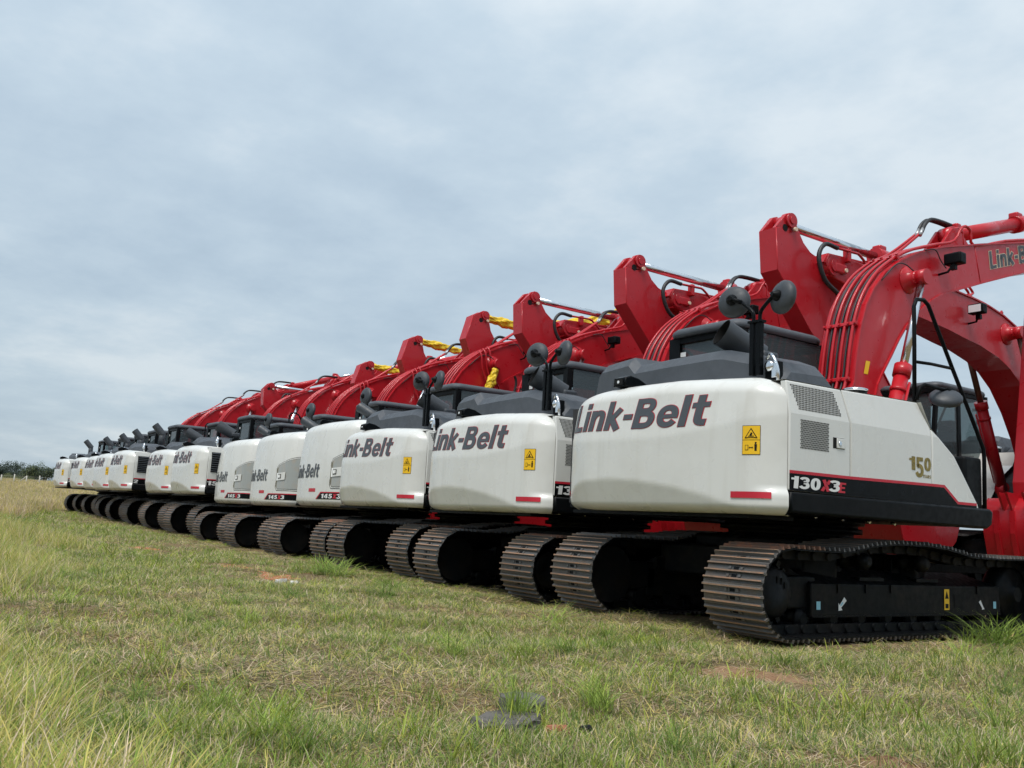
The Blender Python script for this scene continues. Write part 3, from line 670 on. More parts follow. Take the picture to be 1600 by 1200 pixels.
    mb.lathe((0.99, -1.47, 2.14), (0, -1, 0), [(0, 0.045), (0.02, 0.045), (0.025, 0.03), (0.03, 0.012)], 12); mb.box((1.04, -1.475, 2.1), (0.05, 0.02, 0.12), bev=0.006); mb.build('bonnet_latch', None, bon)
    mb = MB(); mb.use('white_side'); mb.lathe((1.12, -1.02, 1.96), (0, 0, 1), [(0, 0.05), (0.05, 0.045), (0.06, 0.03)], 12); mb.build('filler_cap', None, root)
    mb = MB(); mb.use('black_paint'); mb.lathe((0.95, -0.30, 1.97), (0, 0, 1), [(0, 0.1), (0.11, 0.1), (0.115, 0.085)], 18); mb.use('chrome'); mb.lathe((0.95, -0.30, 2.08), (0, 0, 1), [(0, 0.108), (0.02, 0.108), (0.03, 0.08)], 18); mb.build('breather', None, root)
    # exhaust
    mb = MB(); mb.use('mirror_plastic')
    if style == 'stack':
        mb.cyl((0.5, -0.9, 2.2), (0.5, -0.9, 2.62), 0.085, n=16); a = Vector((0.5, -0.88, 2.55)); d = Vector((-0.25, -0.62, 0.74)).normalized()
        mb.cyl(a, a + d * 0.36, 0.1, n=16, caps=False); mb.use('decal_dark'); mb.cyl(a + d * 0.02, a + d * 0.355, 0.09, 0.095, n=16, caps=False)
    else:
        a = Vector((0.40, -0.92, 2.37)); b = Vector((0.26, -1.27, 2.56)); d = (b - a).normalized()
        mb.cyl(a, b, 0.115, 0.128, n=28, caps=False); mb.use('decal_dark'); mb.cyl(b, a + d * 0.02, 0.120, 0.10, n=28, caps=False); mb.cyl(a + d * 0.03, a + d * 0.035, 0.10, n=28)
        mb.use('mirror_plastic'); mb.box((0.42, -0.90, 2.36), (0.2, 0.2, 0.1), bev=0.03)
    mb.build('exhaust', None, root)
def disc(mb, c, n, r):
    mb.lathe(c, n, [(-0.045, r * 0.72), (-0.035, r * 0.93), (-0.015, r), (0.01, r * 0.98), (0.03, r * 0.85), (0.048, r * 0.55), (0.056, r * 0.2)], 32)
def add_rear_mirrors(root):
    mb = MB(); mb.use('gloss_black'); mb.box((0.835, -1.50, 2.30), (0.045, 0.05, 0.46), bev=0.006); mb.box((0.905, -1.50, 2.30), (0.045, 0.05, 0.46), bev=0.006); mb.box((0.87, -1.50, 2.52), (0.14, 0.07, 0.02))
    for x, l in ((0.835, -1), (0.905, 1)):
        mb.tube(smooth_path([(x, -1.5, 2.5), (x, -1.5, 2.58), (x + l * 0.03, -1.5, 2.63), (x + l * 0.14, -1.5, 2.72)], 4), 0.016)
    post = mb.build('mirror_post', None, root)
    for c, n in (((0.58, -1.46, 2.745), (0.35, -0.9, 0.08)), ((1.10, -1.46, 2.70), (-0.2, -0.95, 0.1))):
        mb = MB(); mb.use('mirror_plastic'); disc(mb, c, n, 0.142); q = Vector(c) + Vector(n).normalized() * 0.06
        mb.use('black_paint'); mb.lathe(q, n, [(-0.02, 0.05), (0.01, 0.048), (0.03, 0.025), (0.05, 0.02)], 14)
        mb.tube([q + Vector(n).normalized() * 0.03, Vector(((0.70 if c[0] < 0.8 else 1.04), -1.5, 2.715))], 0.02); mb.build('mirror', None, post)
def add_front_rail(root):
    X = 1.30; mb = MB(); mb.use('black_paint')
    P = [(X, 0.04, 1.9), (X, 0.05, 2.5), (X, 0.05, 2.86), (X, 0.09, 2.93), (X, 0.20, 2.945), (X, 0.27, 2.91), (X, 0.64, 2.38), (X, 0.97, 1.92), (X, 1.13, 1.69), (X, 1.14, 1.6), (X, 1.13, 1.05)]
    mb.tube(P, 0.0185, 10); mb.tube([(X, 0.05, 2.36), (X, 0.30, 2.375), (X, 0.64, 2.38)], 0.015, 8)
    rail = mb.build('handrail', None, root)
    mb = MB(); mb.use('black_paint'); mb.tube([(X + .03, 0.03, 2.02), (X + .05, 0.05, 2.13), (X + .06, 0.10, 2.155), (X + .1, 0.42, 2.135)], 0.017, 8); mb.box((X + .1, 0.42, 2.13), (0.06, 0.1, 0.06), bev=0.01)
    mb.use('mirror_plastic'); disc(mb, (X + .10, 0.36, 2.07), (0.38, -0.42, 0.82), 0.14); mb.build('front_mirror', None, rail)
    mb = MB(); mb.use('black_paint'); mb.box((1.05, 0.98, 1.35), (0.48, 0.28, 0.5), bev=0.03); mb.build('tool_box', None, root)
def add_cab(root):
    x0, x1, y0, y1, z0, z1 = -1.42, -0.40, -0.30, 1.22, 1.05, 2.96
    c = empty('cab', (0, 0, 0), root)
    mb = MB(); mb.use('black_paint')
    def bar(a, b, wx=0.06, wy=0.06):
        a, b = Vector(a), Vector(b); d = b - a
        mb.box((a + b) / 2, (wx, wy, d.length), d.to_track_quat('Z', 'Y').to_matrix(), bev=0.008)
    for x in (x0 + 0.04, x1 - 0.04):
        bar((x, y0 + 0.04, z0), (x, y0 + 0.06, z1 - 0.1), 0.09, 0.09); bar((x, y1 - 0.02, z0 + 0.3), (x, y1 - 0.22, z1 - 0.1))
        if x < -1: bar((x, 0.45, z0), (x, 0.45, z1 - 0.1), 0.05, 0.09)
        mb.box((x, 0.45, z0 + 0.35), (0.05, 1.46, 0.72), bev=0.02)
        mb.box((x, 0.42, z1 - 0.12), (0.06, 1.36, 0.07), bev=0.01)
    mb.box((-0.91, y0 + 0.03, z0 + 0.45), (1.0, 0.06, 0.9), bev=0.02); mb.box((-0.91, y0 + 0.05, z1 - 0.12), (1.0, 0.07, 0.07)); mb.box((-0.91, y1 - 0.2, z1 - 0.12), (1.0, 0.06, 0.07)); mb.box((-0.91, 0.4, z0), (1.0, 1.5, 0.06))
    mb.box((-1.36, y0 + 0.035, z1 - 0.30), (0.16, 0.05, 0.42)); 
    mb.build('cab_frame', None, c)
    mb = MB(); mb.use('dark_plastic')
    rows = []
    for k, (ins, z) in enumerate(((0.0, z1 - 0.09), (-0.012, z1 - 0.05), (0.0, z1 - 0.02), (0.04, z1 + 0.01), (0.12, z1 + 0.022))):
        o = []
        for cx, cy, a0 in ((x1 - 0.14, y1 - 0.34, 0), (x0 + 0.14, y1 - 0.34, 90), (x0 + 0.14, y0 + 0.12, 180), (x1 - 0.14, y0 + 0.12, 270)):
            for a in np.linspace(a0, a0 + 90, 6): o.append((cx + (0.15 - ins) * math.cos(R(a)), cy + (0.15 - ins) * math.sin(R(a)), z))
        o.append(o[0]); rows.append(o)
    V = mb.grid(rows); mb.face(V[-1][:-1], True); mb.face(V[0][:-1][::-1])
    mb.build('cab_roof', None, c)
    def pane(name, P):
        mb = MB(); mb.use('cab_glass'); mb.face([mb.bm.verts.new(p) for p in P]); return mb.build(name, None, c, fix=False)
    pane('rear_window', [(x0 + 0.1, y0 + 0.035, z0 + 0.88), (x1 - 0.08, y0 + 0.035, z0 + 0.88), (x1 - 0.08, y0 + 0.05, z1 - 0.15), (x0 + 0.1, y0 + 0.05, z1 - 0.15)])
    pane('side_window', [(x1 - 0.005, y0 + 0.12, z0 + 0.62), (x1 - 0.005, y1 - 0.06, z0 + 0.62), (x1 - 0.005, y1 - 0.26, z1 - 0.10), (x1 - 0.005, y0 + 0.12, z1 - 0.10)])
    pane('door_window', [(x0 + 0.03, y0 + 0.1, z0 + 0.7), (x0 + 0.03, 0.42, z0 + 0.7), (x0 + 0.03, 0.42, z1 - 0.15), (x0 + 0.03, y0 + 0.1, z1 - 0.15)])
    pane('door_window', [(x0 + 0.03, 0.49, z0 + 0.7), (x0 + 0.03, y1 - 0.08, z0 + 0.7), (x0 + 0.03, y1 - 0.26, z1 - 0.15), (x0 + 0.03, 0.49, z1 - 0.15)])
    pane('windscreen', [(x0 + 0.1, y1 - 0.03, z0 + 0.35), (x1 - 0.1, y1 - 0.03, z0 + 0.35), (x1 - 0.1, y1 - 0.21, z1 - 0.15), (x0 + 0.1, y1 - 0.21, z1 - 0.15)])
    mb = MB(); mb.use('decal_white'); mb.face([mb.bm.verts.new(p) for p in ((x0 + 0.13, y0 + 0.028, z1 - 0.30), (x0 + 0.22, y0 + 0.028, z1 - 0.30), (x0 + 0.22, y0 + 0.028, z1 - 0.25), (x0 + 0.13, y0 + 0.028, z1 - 0.25))])
    mb.build('window_sticker', None, c, fix=False)
    mb = MB(); mb.use('cab_interior'); mb.box((-0.91, 0.25, z0 + 0.5), (0.5, 0.5, 0.18), bev=0.04); mb.box((-0.91, 0.02, z0 + 0.9), (0.48, 0.14, 0.75), Matrix.Rotation(-0.12, 3, 'X'), bev=0.05); mb.box((-0.91, -0.03, z0 + 1.36), (0.26, 0.1, 0.2), bev=0.04)
    mb.box((-0.55, 0.35, z0 + 0.55), (0.14, 0.6, 0.3), bev=0.03); mb.build('seat', None, c)
    return c

# --- work equipment
POSE_A = dict(
    outer=[(.36, 1.5), (.45, 1.85), (.60, 2.15), (.70, 2.38), (.75, 2.68), (.82, 2.98), (.91, 3.21), (1.04, 3.41), (1.23, 3.61), (1.52, 3.81), (1.85, 3.97), (2.32, 4.13), (3.13, 4.34), (4.08, 4.57), (4.95, 4.76), (5.18, 4.75)],
    inner=[(.74, 1.42), (.95, 2.05), (1.08, 2.40), (1.17, 2.54), (1.31, 2.73), (1.45, 2.93), (1.6, 3.11), (1.78, 3.27), (1.99, 3.43), (2.24, 3.57), (2.57, 3.69), (3.14, 3.89), (4.06, 4.20), (5.0, 4.46), (5.2, 4.54)],
    foot=(.56, 1.52), boss=(1.65, 3.62), cyl_base=(.80, 1.2), brack=(2.80, 4.42), lamp=(2.30, 3.96), lamp_side=1, pivot=(5.08, 4.62), apex=(5.42, 5.28),
    arm=[(5.33, 5.36), (5.48, 5.36), (5.78, 5.06), (5.74, 4.52), (5.55, 3.9), (4.85, 1.36), (4.70, 1.22), (4.54, 1.24), (4.44, 1.38), (4.42, 1.62), (4.87, 4.1), (4.95, 4.36), (4.98, 4.78), (5.16, 4.92), (5.26, 5.22)],
    bucket_pin=(4.62, 1.36), bucket=[(4.95, 1.45), (4.40, 1.42), (4.26, 1.26), (4.28, 0.98), (4.37, 0.68), (4.58, 0.44), (5.0, 0.34), (5.4, 0.52), (5.52, 0.78)], text=(3.30, 4.5))
def scale_pose(p, k, dz=0.0):
    f = lambda q: (q[0] / k, (q[1] - dz) / k)
    return {a: ([f(q) for q in b] if isinstance(b, list) else (f(b) if isinstance(b, tuple) and a != 'text' else b)) for a, b in p.items()}
POSE_O = scale_pose(dict(
    outer=[(-.15, 1.75), (-.12, 2.3), (.05, 2.95), (.35, 3.5), (.68, 3.86), (1.05, 4.09), (1.36, 4.23), (1.7, 4.34), (2.12, 4.42), (2.51, 4.46), (3.2, 4.50), (4.2, 4.50), (5.2, 4.46), (5.95, 4.42), (6.02, 4.3)],
    inner=[(.33, 1.7), (.42, 2.1), (.62, 2.55), (.90, 2.97), (1.23, 3.33), (1.56, 3.55), (1.89, 3.68), (2.38, 3.79), (2.81, 3.84), (3.23, 3.9), (3.9, 3.96), (5.5, 4.08), (5.95, 4.16)],
    foot=(.1, 1.8), boss=(1.62, 4.07), cyl_base=(.62, 1.75), brack=(2.95, 4.72), lamp=(2.74, 4.24), lamp_side=-1, pivot=(5.87, 4.28), apex=(6.55, 4.76),
    arm=[(6.47, 4.83), (6.55, 4.87), (6.63, 4.84), (6.82, 4.62), (6.78, 4.08), (6.16, 3.42), (4.1, 1.65), (3.9, 1.62), (3.85, 1.8), (5.45, 3.72), (5.7, 4.0), (5.78, 4.40), (6.02, 4.38), (6.16, 4.42), (6.30, 4.52), (6.40, 4.68)],
    bucket_pin=(4.0, 1.75), bucket=[(4.2, 1.75), (3.6, 1.75), (3.45, 1.55), (3.45, 1.2), (3.6, 0.85), (3.9, 0.62), (4.4, 0.6), (4.8, 0.85), (4.9, 1.2)], text=(3.6, 5.2)), 1.12, 0.2)
def rot_pose(P, boom=0.0, arm=0.0):
    """turn the boom about its foot and the arm about the boom tip (degrees, y-z plane)"""
    def ro(q, c, a): a = R(a); y, z = q[0] - c[0], q[1] - c[1]; return (c[0] + y * math.cos(a) - z * math.sin(a), c[1] + y * math.sin(a) + z * math.cos(a))
    F = P['foot']; Q = dict(P)
    for k in ('boss', 'brack', 'lamp', 'pivot', 'apex', 'bucket_pin'): Q[k] = ro(P[k], F, boom)
    for k in ('outer', 'inner', 'arm', 'bucket'): Q[k] = [ro(q, F, boom) for q in P[k]]
    pv = Q['pivot']
    for k in ('apex', 'bucket_pin'): Q[k] = ro(Q[k], pv, arm)
    for k in ('arm', 'bucket'): Q[k] = [ro(q, pv, arm) for q in Q[k]]
    return Q
POSE_D = rot_pose(POSE_A, -30, -35)
POSE_P = rot_pose(POSE_O, 0, 20)
def add_equipment(root, P, wrap_boom=False, wrap_arm=False, rod='chrome', text=True, loops=False):
    hw = 0.21
    poly = P['outer'] + P['inner'][::-1]
    mb = MB(); mb.use('red_paint')
    # side plates set between wider top and bottom flanges
    po = P['outer']; pi_ = P['inner']
    def ribbon(line, x, th, up):
        n = len(line); rows = [[], [], [], []]
        for i, (y, z) in enumerate(line):
            a = line[max(i - 1, 0)]; b = line[min(i + 1, n - 1)]; t = Vector((b[0] - a[0], b[1] - a[1])).normalized(); nn = Vector((-t.y, t.x)) * up
            rows[0].append((-x, y, z)); rows[1].append((x, y, z)); rows[2].append((x, y + nn.x * th, z + nn.y * th)); rows[3].append((-x, y + nn.x * th, z + nn.y * th))
        V = mb.grid(rows + [rows[0]], smooth=False)
        mb.face([V[k][0] for k in range(4)]); mb.face([V[k][-1] for k in range(4)])
    m_ = min(len(po), len(pi_))
    for s in (-1, 1):
        a = [mb.bm.verts.new((s * hw, y, z)) for y, z in po]; b = [mb.bm.verts.new((s * hw, y, z)) for y, z in pi_]
        # zip strip by parameter
        i = j = 0
        while i < len(a) - 1 or j < len(b) - 1:
            if j == len(b) - 1 or (i < len(a) - 1 and i / (len(a) - 1) <= j / (len(b) - 1)): mb.face([a[i], a[i + 1], b[j]], True); i += 1
            else: mb.face([a[i], b[j + 1], b[j]], True); j += 1
    bmesh.ops.recalc_face_normals(mb.bm, faces=mb.bm.faces)
    ribbon(po, hw + 0.018, 0.018, 1); ribbon(pi_, hw + 0.018, 0.018, -1)
    by, bz = P['boss']
    for s in (-1, 1):
        mb.lathe((s * hw, by, bz), (s, 0, 0), [(0, 0.155), (0.012, 0.15), (0.02, 0.105), (0.10, 0.085), (0.13, 0.085)], 22)
    mb.cyl((-0.30, *P['foot']), (0.30, *P['foot']), 0.11, n=18)
    mb.cyl((-0.27, *P['pivot']), (0.27, *P['pivot']), 0.12, n=18)
    ky, kz = P['brack']
    for s in (-0.09, 0.09):
        mb.prism([(ky - 0.42, kz - 0.30), (ky - 0.10, kz + 0.06), (ky + 0.02, kz + 0.09), (ky + 0.12, kz + 0.02), (ky + 0.3, kz - 0.12)] if P is POSE_A else [(ky - 0.3, kz - 0.22), (ky - 0.05, kz + 0.06), (ky + 0.05, kz + 0.06), (ky + 0.25, kz - 0.25)], s - 0.02, s + 0.02, bev=0.006)
    boom = mb.build('boom', None, root, fix=True)
    if text:
        mb = MB(); ty, tz = P['text']
        if P is POSE_A:
            dirv = Vector((0.945, 0.3, 0)).normalized(); d = Vector((0, 0.955, 0.298)); nrm = Vector((0, -0.298, 0.955)); o = Vector((hw + 0.0, 3.32, 4.085))
            logo2(mb, (0, 1.35, 0, 0.21), lambda u, v, L: o + d * u + nrm * v + Vector((L, 0, 0)), fill='decal_grey', edge='decal_cream', ring=0.035)
            mb.build('boom_lettering', None, boom, fix=False)
    if P is POSE_A:
        for y0_, z0_, y1_, z1_ in ((3.10, 3.87, 2.99, 4.30),):
            mb = MB(); mb.use('red_paint')
            for s in (-1, 1): mb.tube([(s * hw, y0_, z0_), (s * (hw + 0.001), (y0_ + y1_) / 2, (z0_ + z1_) / 2), (s * hw, y1_, z1_)], 0.006, 6)
            mb.build('weld_seam', None, boom)
    # work lamp
    ly, lz = P['lamp']; ls = P['lamp_side']
    mb = MB(); mb.use('black_paint'); lx = ls * (hw + 0.16)
    mb.box((lx, ly, lz), (0.20, 0.13, 0.13), bev=0.02); mb.tube([(ls * hw, ly - 0.06, lz - 0.16), (lx - ls * 0.05, ly - 0.06, lz - 0.15), (lx, ly - 0.02, lz - 0.05)], 0.014)
    mb.box((lx, ly - 0.03, lz - 0.1), (0.06, 0.05, 0.06)); mb.use('lens'); mb.box((lx, ly + 0.066, lz), (0.165, 0.008, 0.095)); mb.build('work_lamp', None, boom)
    # pipes over the boom's back
    def along(off, i0, i1, x):
        line = P['outer'][i0:i1]; out = []
        for i, (y, z) in enumerate(line):
            k = i0 + i; a = P['outer'][max(k - 1, 0)]; b = P['outer'][min(k + 1, len(P['outer']) - 1)]
            t = Vector((b[0] - a[0], b[1] - a[1])).normalized(); out.append(Vector((x, y - t.y * off, z + t.x * off)))
        return out
    NP = 11 if P is POSE_A else 10
    for k, x in enumerate((-0.15, -0.05, 0.06, 0.16)):
        pl = along(0.055, 1, NP if k % 2 == 0 else NP + 1, x)
        if k < 2: pl = along(0.055, 1, NP, x) + [Vector((x * 0.6 - 0.02, ky - 0.55, kz - 0.10)), Vector((x * 0.6 - 0.02, ky - 0.45, kz - 0.02))]
        else: pl = along(0.055, 1, NP + 1, x) + [Vector((x, ky - 0.15, kz - 0.12)), Vector((x + 0.03, ky - 0.02, kz + 0.07)), Vector((x + 0.04, ky + 0.12, kz + 0.06)), Vector((x + 0.04, ky + 0.2, kz - 0.12)), Vector((x + 0.04, ky + 0.9, kz + 0.10)), Vector((x + 0.04, ky + 2.0, kz + 0.37))] if P is POSE_A else along(0.055, 1, len(P['outer']) - 2, x)
        mb = MB(); mb.use('red_paint'); mb.tube(smooth_path(pl, 3), 0.0175, 8); mb.build('boom_pipe', None, boom)
    for x in (-0.10, 0.005, 0.11):
        mb = MB(); mb.use('hose'); mb.tube(smooth_path(along(0.045, 2, NP, x), 3), 0.012, 7); mb.build('boom_hose', None, boom)
    for i in (3, 5, 9) if P is POSE_A else (3, 7):
        q = along(0.05, i, i + 1, 0)[0]; a = P['outer'][i - 1]; b = P['outer'][i + 1]; ang = math.atan2(b[1] - a[1], b[0] - a[0])
        mb = MB(); mb.use('red_paint'); mb.box(q, (0.40, 0.04, 0.045), Matrix.Rotation(ang, 3, 'X'), bev=0.006)
        for x in (-0.18, -0.1, 0.0, 0.11, 0.19): mb.box(q + Matrix.Rotation(ang, 3, 'X') @ Vector((x, 0, 0.025)), (0.022, 0.022, 0.03), Matrix.Rotation(ang, 3, 'X'))
        mb.build('pipe_clamp', None, boom)
    if loops:
        for k in range(3):
            mb = MB(); mb.use('red_paint'); o_ = 0.085 * k; mb.tube(smooth_path([(hw - 0.02, 1.36 + o_, 3.83 + o_ * 0.55), (hw + 0.05, 1.38 + o_, 3.74 + o_ * 0.5), (hw + 0.05, 1.44 + o_, 3.45 + o_ * 0.4), (hw + 0.05, 1.66 + o_, 3.05 + o_ * 0.3), (hw + 0.04, 1.60 + o_ * 0.9, 2.92), (hw + 0.04, 1.40 + o_ * 0.5, 2.75)], 4), 0.0165, 8); mb.build('boom_pipe', None, boom)
    if P is POSE_A:
        for k, x in enumerate((-0.08, -0.03)):
            mb = MB(); mb.use('hose'); s0 = Vector((x, ky - 0.50, kz - 0.05))
            mb.tube(smooth_path([s0, s0 + Vector((0, 0.08, 0.12)), s0 + Vector((0, 0.2, 0.20)), s0 + Vector((0, 0.4, 0.22)), s0 + Vector((0, 0.62, 0.22))], 5), 0.023, 8); mb.build('boom_hose', None, boom)
            mb = MB(); mb.use('fitting'); mb.cyl(s0 - Vector((0, 0.035, 0.05)), s0 + Vector((0, 0.03, 0.05)), 0.022, n=10); mb.cyl(s0 + Vector((0, 0.60, 0.22)), s0 + Vector((0, 0.66, 0.22)), 0.021, n=10); mb.build('hose_fitting', None, boom)
        mb = MB(); mb.use('hose'); mb.tube(smooth_path([(hw + .02, 1.15, 3.52), (hw + .05, 1.35, 3.72), (hw + 0.06, 1.5, 3.76), (hw + 0.09, 1.62, 3.7)], 4), 0.007, 6)
        mb.tube(smooth_path([(hw + .02, 1.95, 4.02), (hw + .05, 2.1, 4.05), (hw + .05, 2.2, 3.95), (hw + 0.08, 2.26, 3.86)], 4), 0.007, 6); mb.build('lamp_cable', None, boom)
        mb = MB(); mb.use('decal_yellow'); mb.face([mb.bm.verts.new((hw + 0.003, *p)) for p in ((0.86, 2.48), (0.93, 2.48), (0.97, 2.62), (0.90, 2.62))]); mb.build('boom_decal', None, boom, fix=False)
    # boom cylinders
    cb_ = Vector((0, *P['cyl_base'])); tp = Vector((0, *P['boss'])); d = (tp - cb_)
    for s in (-1, 1):
        X = Vector((s * (hw + 0.17), 0, 0)); mb = MB(); mb.use('red_paint')
        f = 0.56 if P is POSE_A else 0.57
        mb.cyl(cb_ + X, cb_ + X + d * f, 0.075, n=20); mb.cyl(cb_ + X + d * (f - 0.03), cb_ + X + d * (f + 0.02), 0.09, n=20); mb.cyl(cb_ + X + d * (f - 0.10), cb_ + X + d * (f - 0.085), 0.085, n=20); mb.cyl(cb_ + X - Vector((0.06, 0, 0)), cb_ + X + Vector((0.06, 0, 0)), 0.10, n=16)
        mb.tube([cb_ + X + Vector((s * 0.1, 0.02, 0.1)), cb_ + X + Vector((s * 0.1, 0.02, 0)) + d * (f - 0.06)], 0.014)
        cy = mb.build('boom_cylinder', None, root)
        mb = MB(); mb.use(rod); mb.cyl(cb_ + X + d * f, tp + X - d.normalized() * 0.06, 0.042, n=16); mb.use('red_paint'); mb.cyl(tp + X - Vector((0.065, 0, 0)), tp + X + Vector((0.065, 0, 0)), 0.085, n=20); mb.build('piston_rod', None, cy)
        if wrap_boom and s > 0: add_wrap(cy, cb_ + X + d * (f + 0.03), tp + X - d.normalized() * 0.1, 0.062)
    # arm
    mb = MB(); mb.use('red_paint'); A = P['arm']
    ty_ = 0.17 if P is POSE_A else 0.125
    if P is POSE_A or P is POSE_D: mb.prism(A, -ty_, ty_, bev=0.008)
    else:
        ears = A[:4] + [A[-1], ]; q_ = (A[3][0] + (A[-1][0] - A[3][0]) * 0.5, A[3][1] + (A[-1][1] - A[3][1]) * 0.5 - 0.02)
        body = [A[3]] + A[4:] + [q_]
        mb.prism(body, -ty_, ty_, bev=0.008)
        for s in (-1, 1): mb.prism([A[0], A[1], A[2], A[3], (q_[0], q_[1] - 0.02), A[-1]], *sorted((s * ty_, s * (ty_ - 0.06))), bev=0.008)
    ay, az = P['apex']
    for s in (-1, 1):
        mb.cyl((s * ty_, ay, az), (s * (ty_ + 0.03), ay, az), 0.085, n=18); mb.cyl((s * (ty_ + 0.03), ay, az), (s * (ty_ + 0.045), ay, az), 0.045, n=14)
        mb.cyl((s * (ty_ + 0.02), *P['pivot']), (s * (ty_ + 0.12), *P['pivot']), 0.10, n=18)
        mb.cyl((s * ty_, *P['bucket_pin']), (s * (ty_ + 0.06), *P['bucket_pin']), 0.085, n=16)
    arm = mb.build('arm', None, root)
    mb = MB(); mb.use('decal_cream')
    for s in (-1, 1): mb.cyl((s * (ty_ + 0.02), ay - 0.04, az - 0.10), (s * (ty_ + 0.055), ay - 0.04, az - 0.10), 0.026, n=12)
    mb.build('pin_bolt', None, arm)
    if P is not POSE_A:
        mb = MB(); mb.use('decal_dark')
        for s in (-1, 1): mb.cyl((s * (ty_ + 0.001), ay + 0.09, az - 0.10), (s * (ty_ + 0.004), ay + 0.09, az - 0.10), 0.042, n=16)
        mb.build('lift_hole', None, arm)
        for s in (-1, 1):
            mb = MB(); mb.use('red_paint'); pv = P['pivot']
            mb.prism([(pv[0] + 0.14, pv[1] + 0.02), (pv[0] + 0.08, pv[1] + 0.13), (pv[0] - 0.1, pv[1] + 0.14), (pv[0] - 0.75, pv[1] + 0.13), (pv[0] - 0.75, pv[1] - 0.12), (pv[0] - 0.3, pv[1] - 0.2), (pv[0] + 0.05, pv[1] - 0.13)], s * 0.21, s * 0.255, bev=0.012)
            mb.cyl((s * 0.255, *pv), (s * 0.285, *pv), 0.075, n=18); mb.box((s * 0.275, pv[0] - 0.09, pv[1] - 0.02), (0.03, 0.2, 0.11), bev=0.02)
            mb.use('decal_cream'); mb.cyl((s * 0.28, pv[0] - 0.17, pv[1] - 0.03), (s * 0.305, pv[0] - 0.17, pv[1] - 0.03), 0.024, n=12); mb.build('boom_tip_yoke', None, boom)
        for s in (-1,):
            pv = Vector((s * 0.30, *P['pivot'])); mb = MB(); mb.use('hose')
            mb.tube(smooth_path([pv + Vector((0, 0.0, 0.20)), pv + Vector((0, 0.22, 0.20)), pv + Vector((0, 0.33, 0.03)), pv + Vector((0, 0.22, -0.22)), pv + Vector((0, -0.05, -0.36)), pv + Vector((0, -0.24, -0.55)), pv + Vector((0, -0.22, -0.8)), pv + Vector((0.05, -0.1, -0.92))], 6), 0.026, 10); mb.build('arm_hose', None, arm)
            mb = MB(); mb.use('red_paint'); mb.tube(smooth_path([pv + Vector((0, 0.0, 0.20)), pv + Vector((0, -0.3, 0.21)), pv + Vector((0, -0.42, 0.2)), pv + Vector((0, -0.62, 0.06))], 3), 0.016); mb.box(pv + Vector((0.03, -0.22, 0.16)), (0.08, 0.06, 0.16), bev=0.01); mb.build('arm_pipe', None, boom)
    # arm cylinder
    a = Vector((0, ky, kz)); b = Vector((0, ay, az)); d = b - a; f = 0.62 if P is POSE_A else 0.45
    mb = MB(); mb.use('red_paint'); mb.cyl(a, a + d * f, 0.088, n=22); mb.cyl(a + d * (f - 0.05), a + d * (f + 0.01), 0.112, n=22); mb.cyl(a - Vector((0.08, 0, 0)), a + Vector((0.08, 0, 0)), 0.11, n=16)
    mb.box(a + d * (f * 0.95) + Vector((0, 0, 0.1)), (0.12, 0.14, 0.1), bev=0.02); mb.box(a + d * 0.06 + Vector((0, 0, 0.1)), (0.1, 0.1, 0.08), bev=0.02)
    ac = mb.build('arm_cylinder', None, root)
    mb = MB(); mb.use('chrome'); mb.cyl(a + d * f, b, 0.05, n=16); mb.use('red_paint'); mb.cyl(b - Vector((0.09, 0, 0)), b + Vector((0.09, 0, 0)), 0.075, n=16); mb.build('piston_rod', None, ac)
    if wrap_arm: add_wrap(ac, a + d * ((f - 0.02) if not loops else 0.12), b - d.normalized() * 0.1, 0.075 if not loops else 0.125)
    # bucket cylinder, links and bucket
    arm_dir = Vector((0, P['bucket_pin'][0] - P['pivot'][0], P['bucket_pin'][1] - P['pivot'][1])); nrm = Vector((0, -arm_dir.z, arm_dir.y)).normalized()
    s0 = Vector((0, *P['pivot'])) + nrm * 0.62 + arm_dir * 0.02; s1 = Vector((0, *P['bucket_pin'])) + nrm * 0.45 - arm_dir * 0.12
    mb = MB(); mb.use('red_paint'); mb.cyl(s0, s0 + (s1 - s0) * 0.6, 0.07, n=16); mb.use('chrome'); mb.cyl(s0 + (s1 - s0) * 0.6, s1, 0.04, n=12); mb.build('bucket_cylinder', None, root)
    mb = MB(); mb.use('red_paint'); bp_ = Vector((0, *P['bucket_pin']))
    for s in (-0.2, 0.2):
        for e in (bp_ - arm_dir * 0.08, bp_ + nrm * 0.4):
            v = e - s1; mb.box(s1 + v / 2 + Vector((s, 0, 0)), (0.04, 0.1, v.length + 0.08), v.to_track_quat('Z', 'Y').to_matrix(), bev=0.01)
    mb.build('bucket_link', None, root)
    B = P['bucket']; mb = MB(); mb.use('red_paint'); bw = 0.46
    cen = Vector((sum(y for y, z in B) / len(B), sum(z for y, z in B) / len(B)))
    inn = [((y - cen.x) * 0.95 + cen.x, (z - cen.y) * 0.95 + cen.y) for y, z in B]
    mb.grid([[(-bw, y, z) for y, z in B], [bw * -0.5, 0] and [(bw, y, z) for y, z in B]]); mb.grid([[(-bw, y, z) for y, z in inn], [(bw, y, z) for y, z in inn]])
    for s in (-1, 1):
        mb.prism(B, s * bw, s * (bw + 0.02), bev=0.004)
    for s in (-0.2, -0.1, 0.1, 0.2):
        mb.prism([(P['bucket_pin'][0] + 0.12, P['bucket_pin'][1] + 0.1), (P['bucket_pin'][0] - 0.5, P['bucket_pin'][1] + 0.12), B[2], B[1], (B[0][0], B[0][1] - 0.1)], s - 0.015, s + 0.015)
    bk = mb.build('bucket', None, root)
    lp = Vector((0, *B[-1])); ld = (lp - Vector((0, *B[-2]))).normalized()
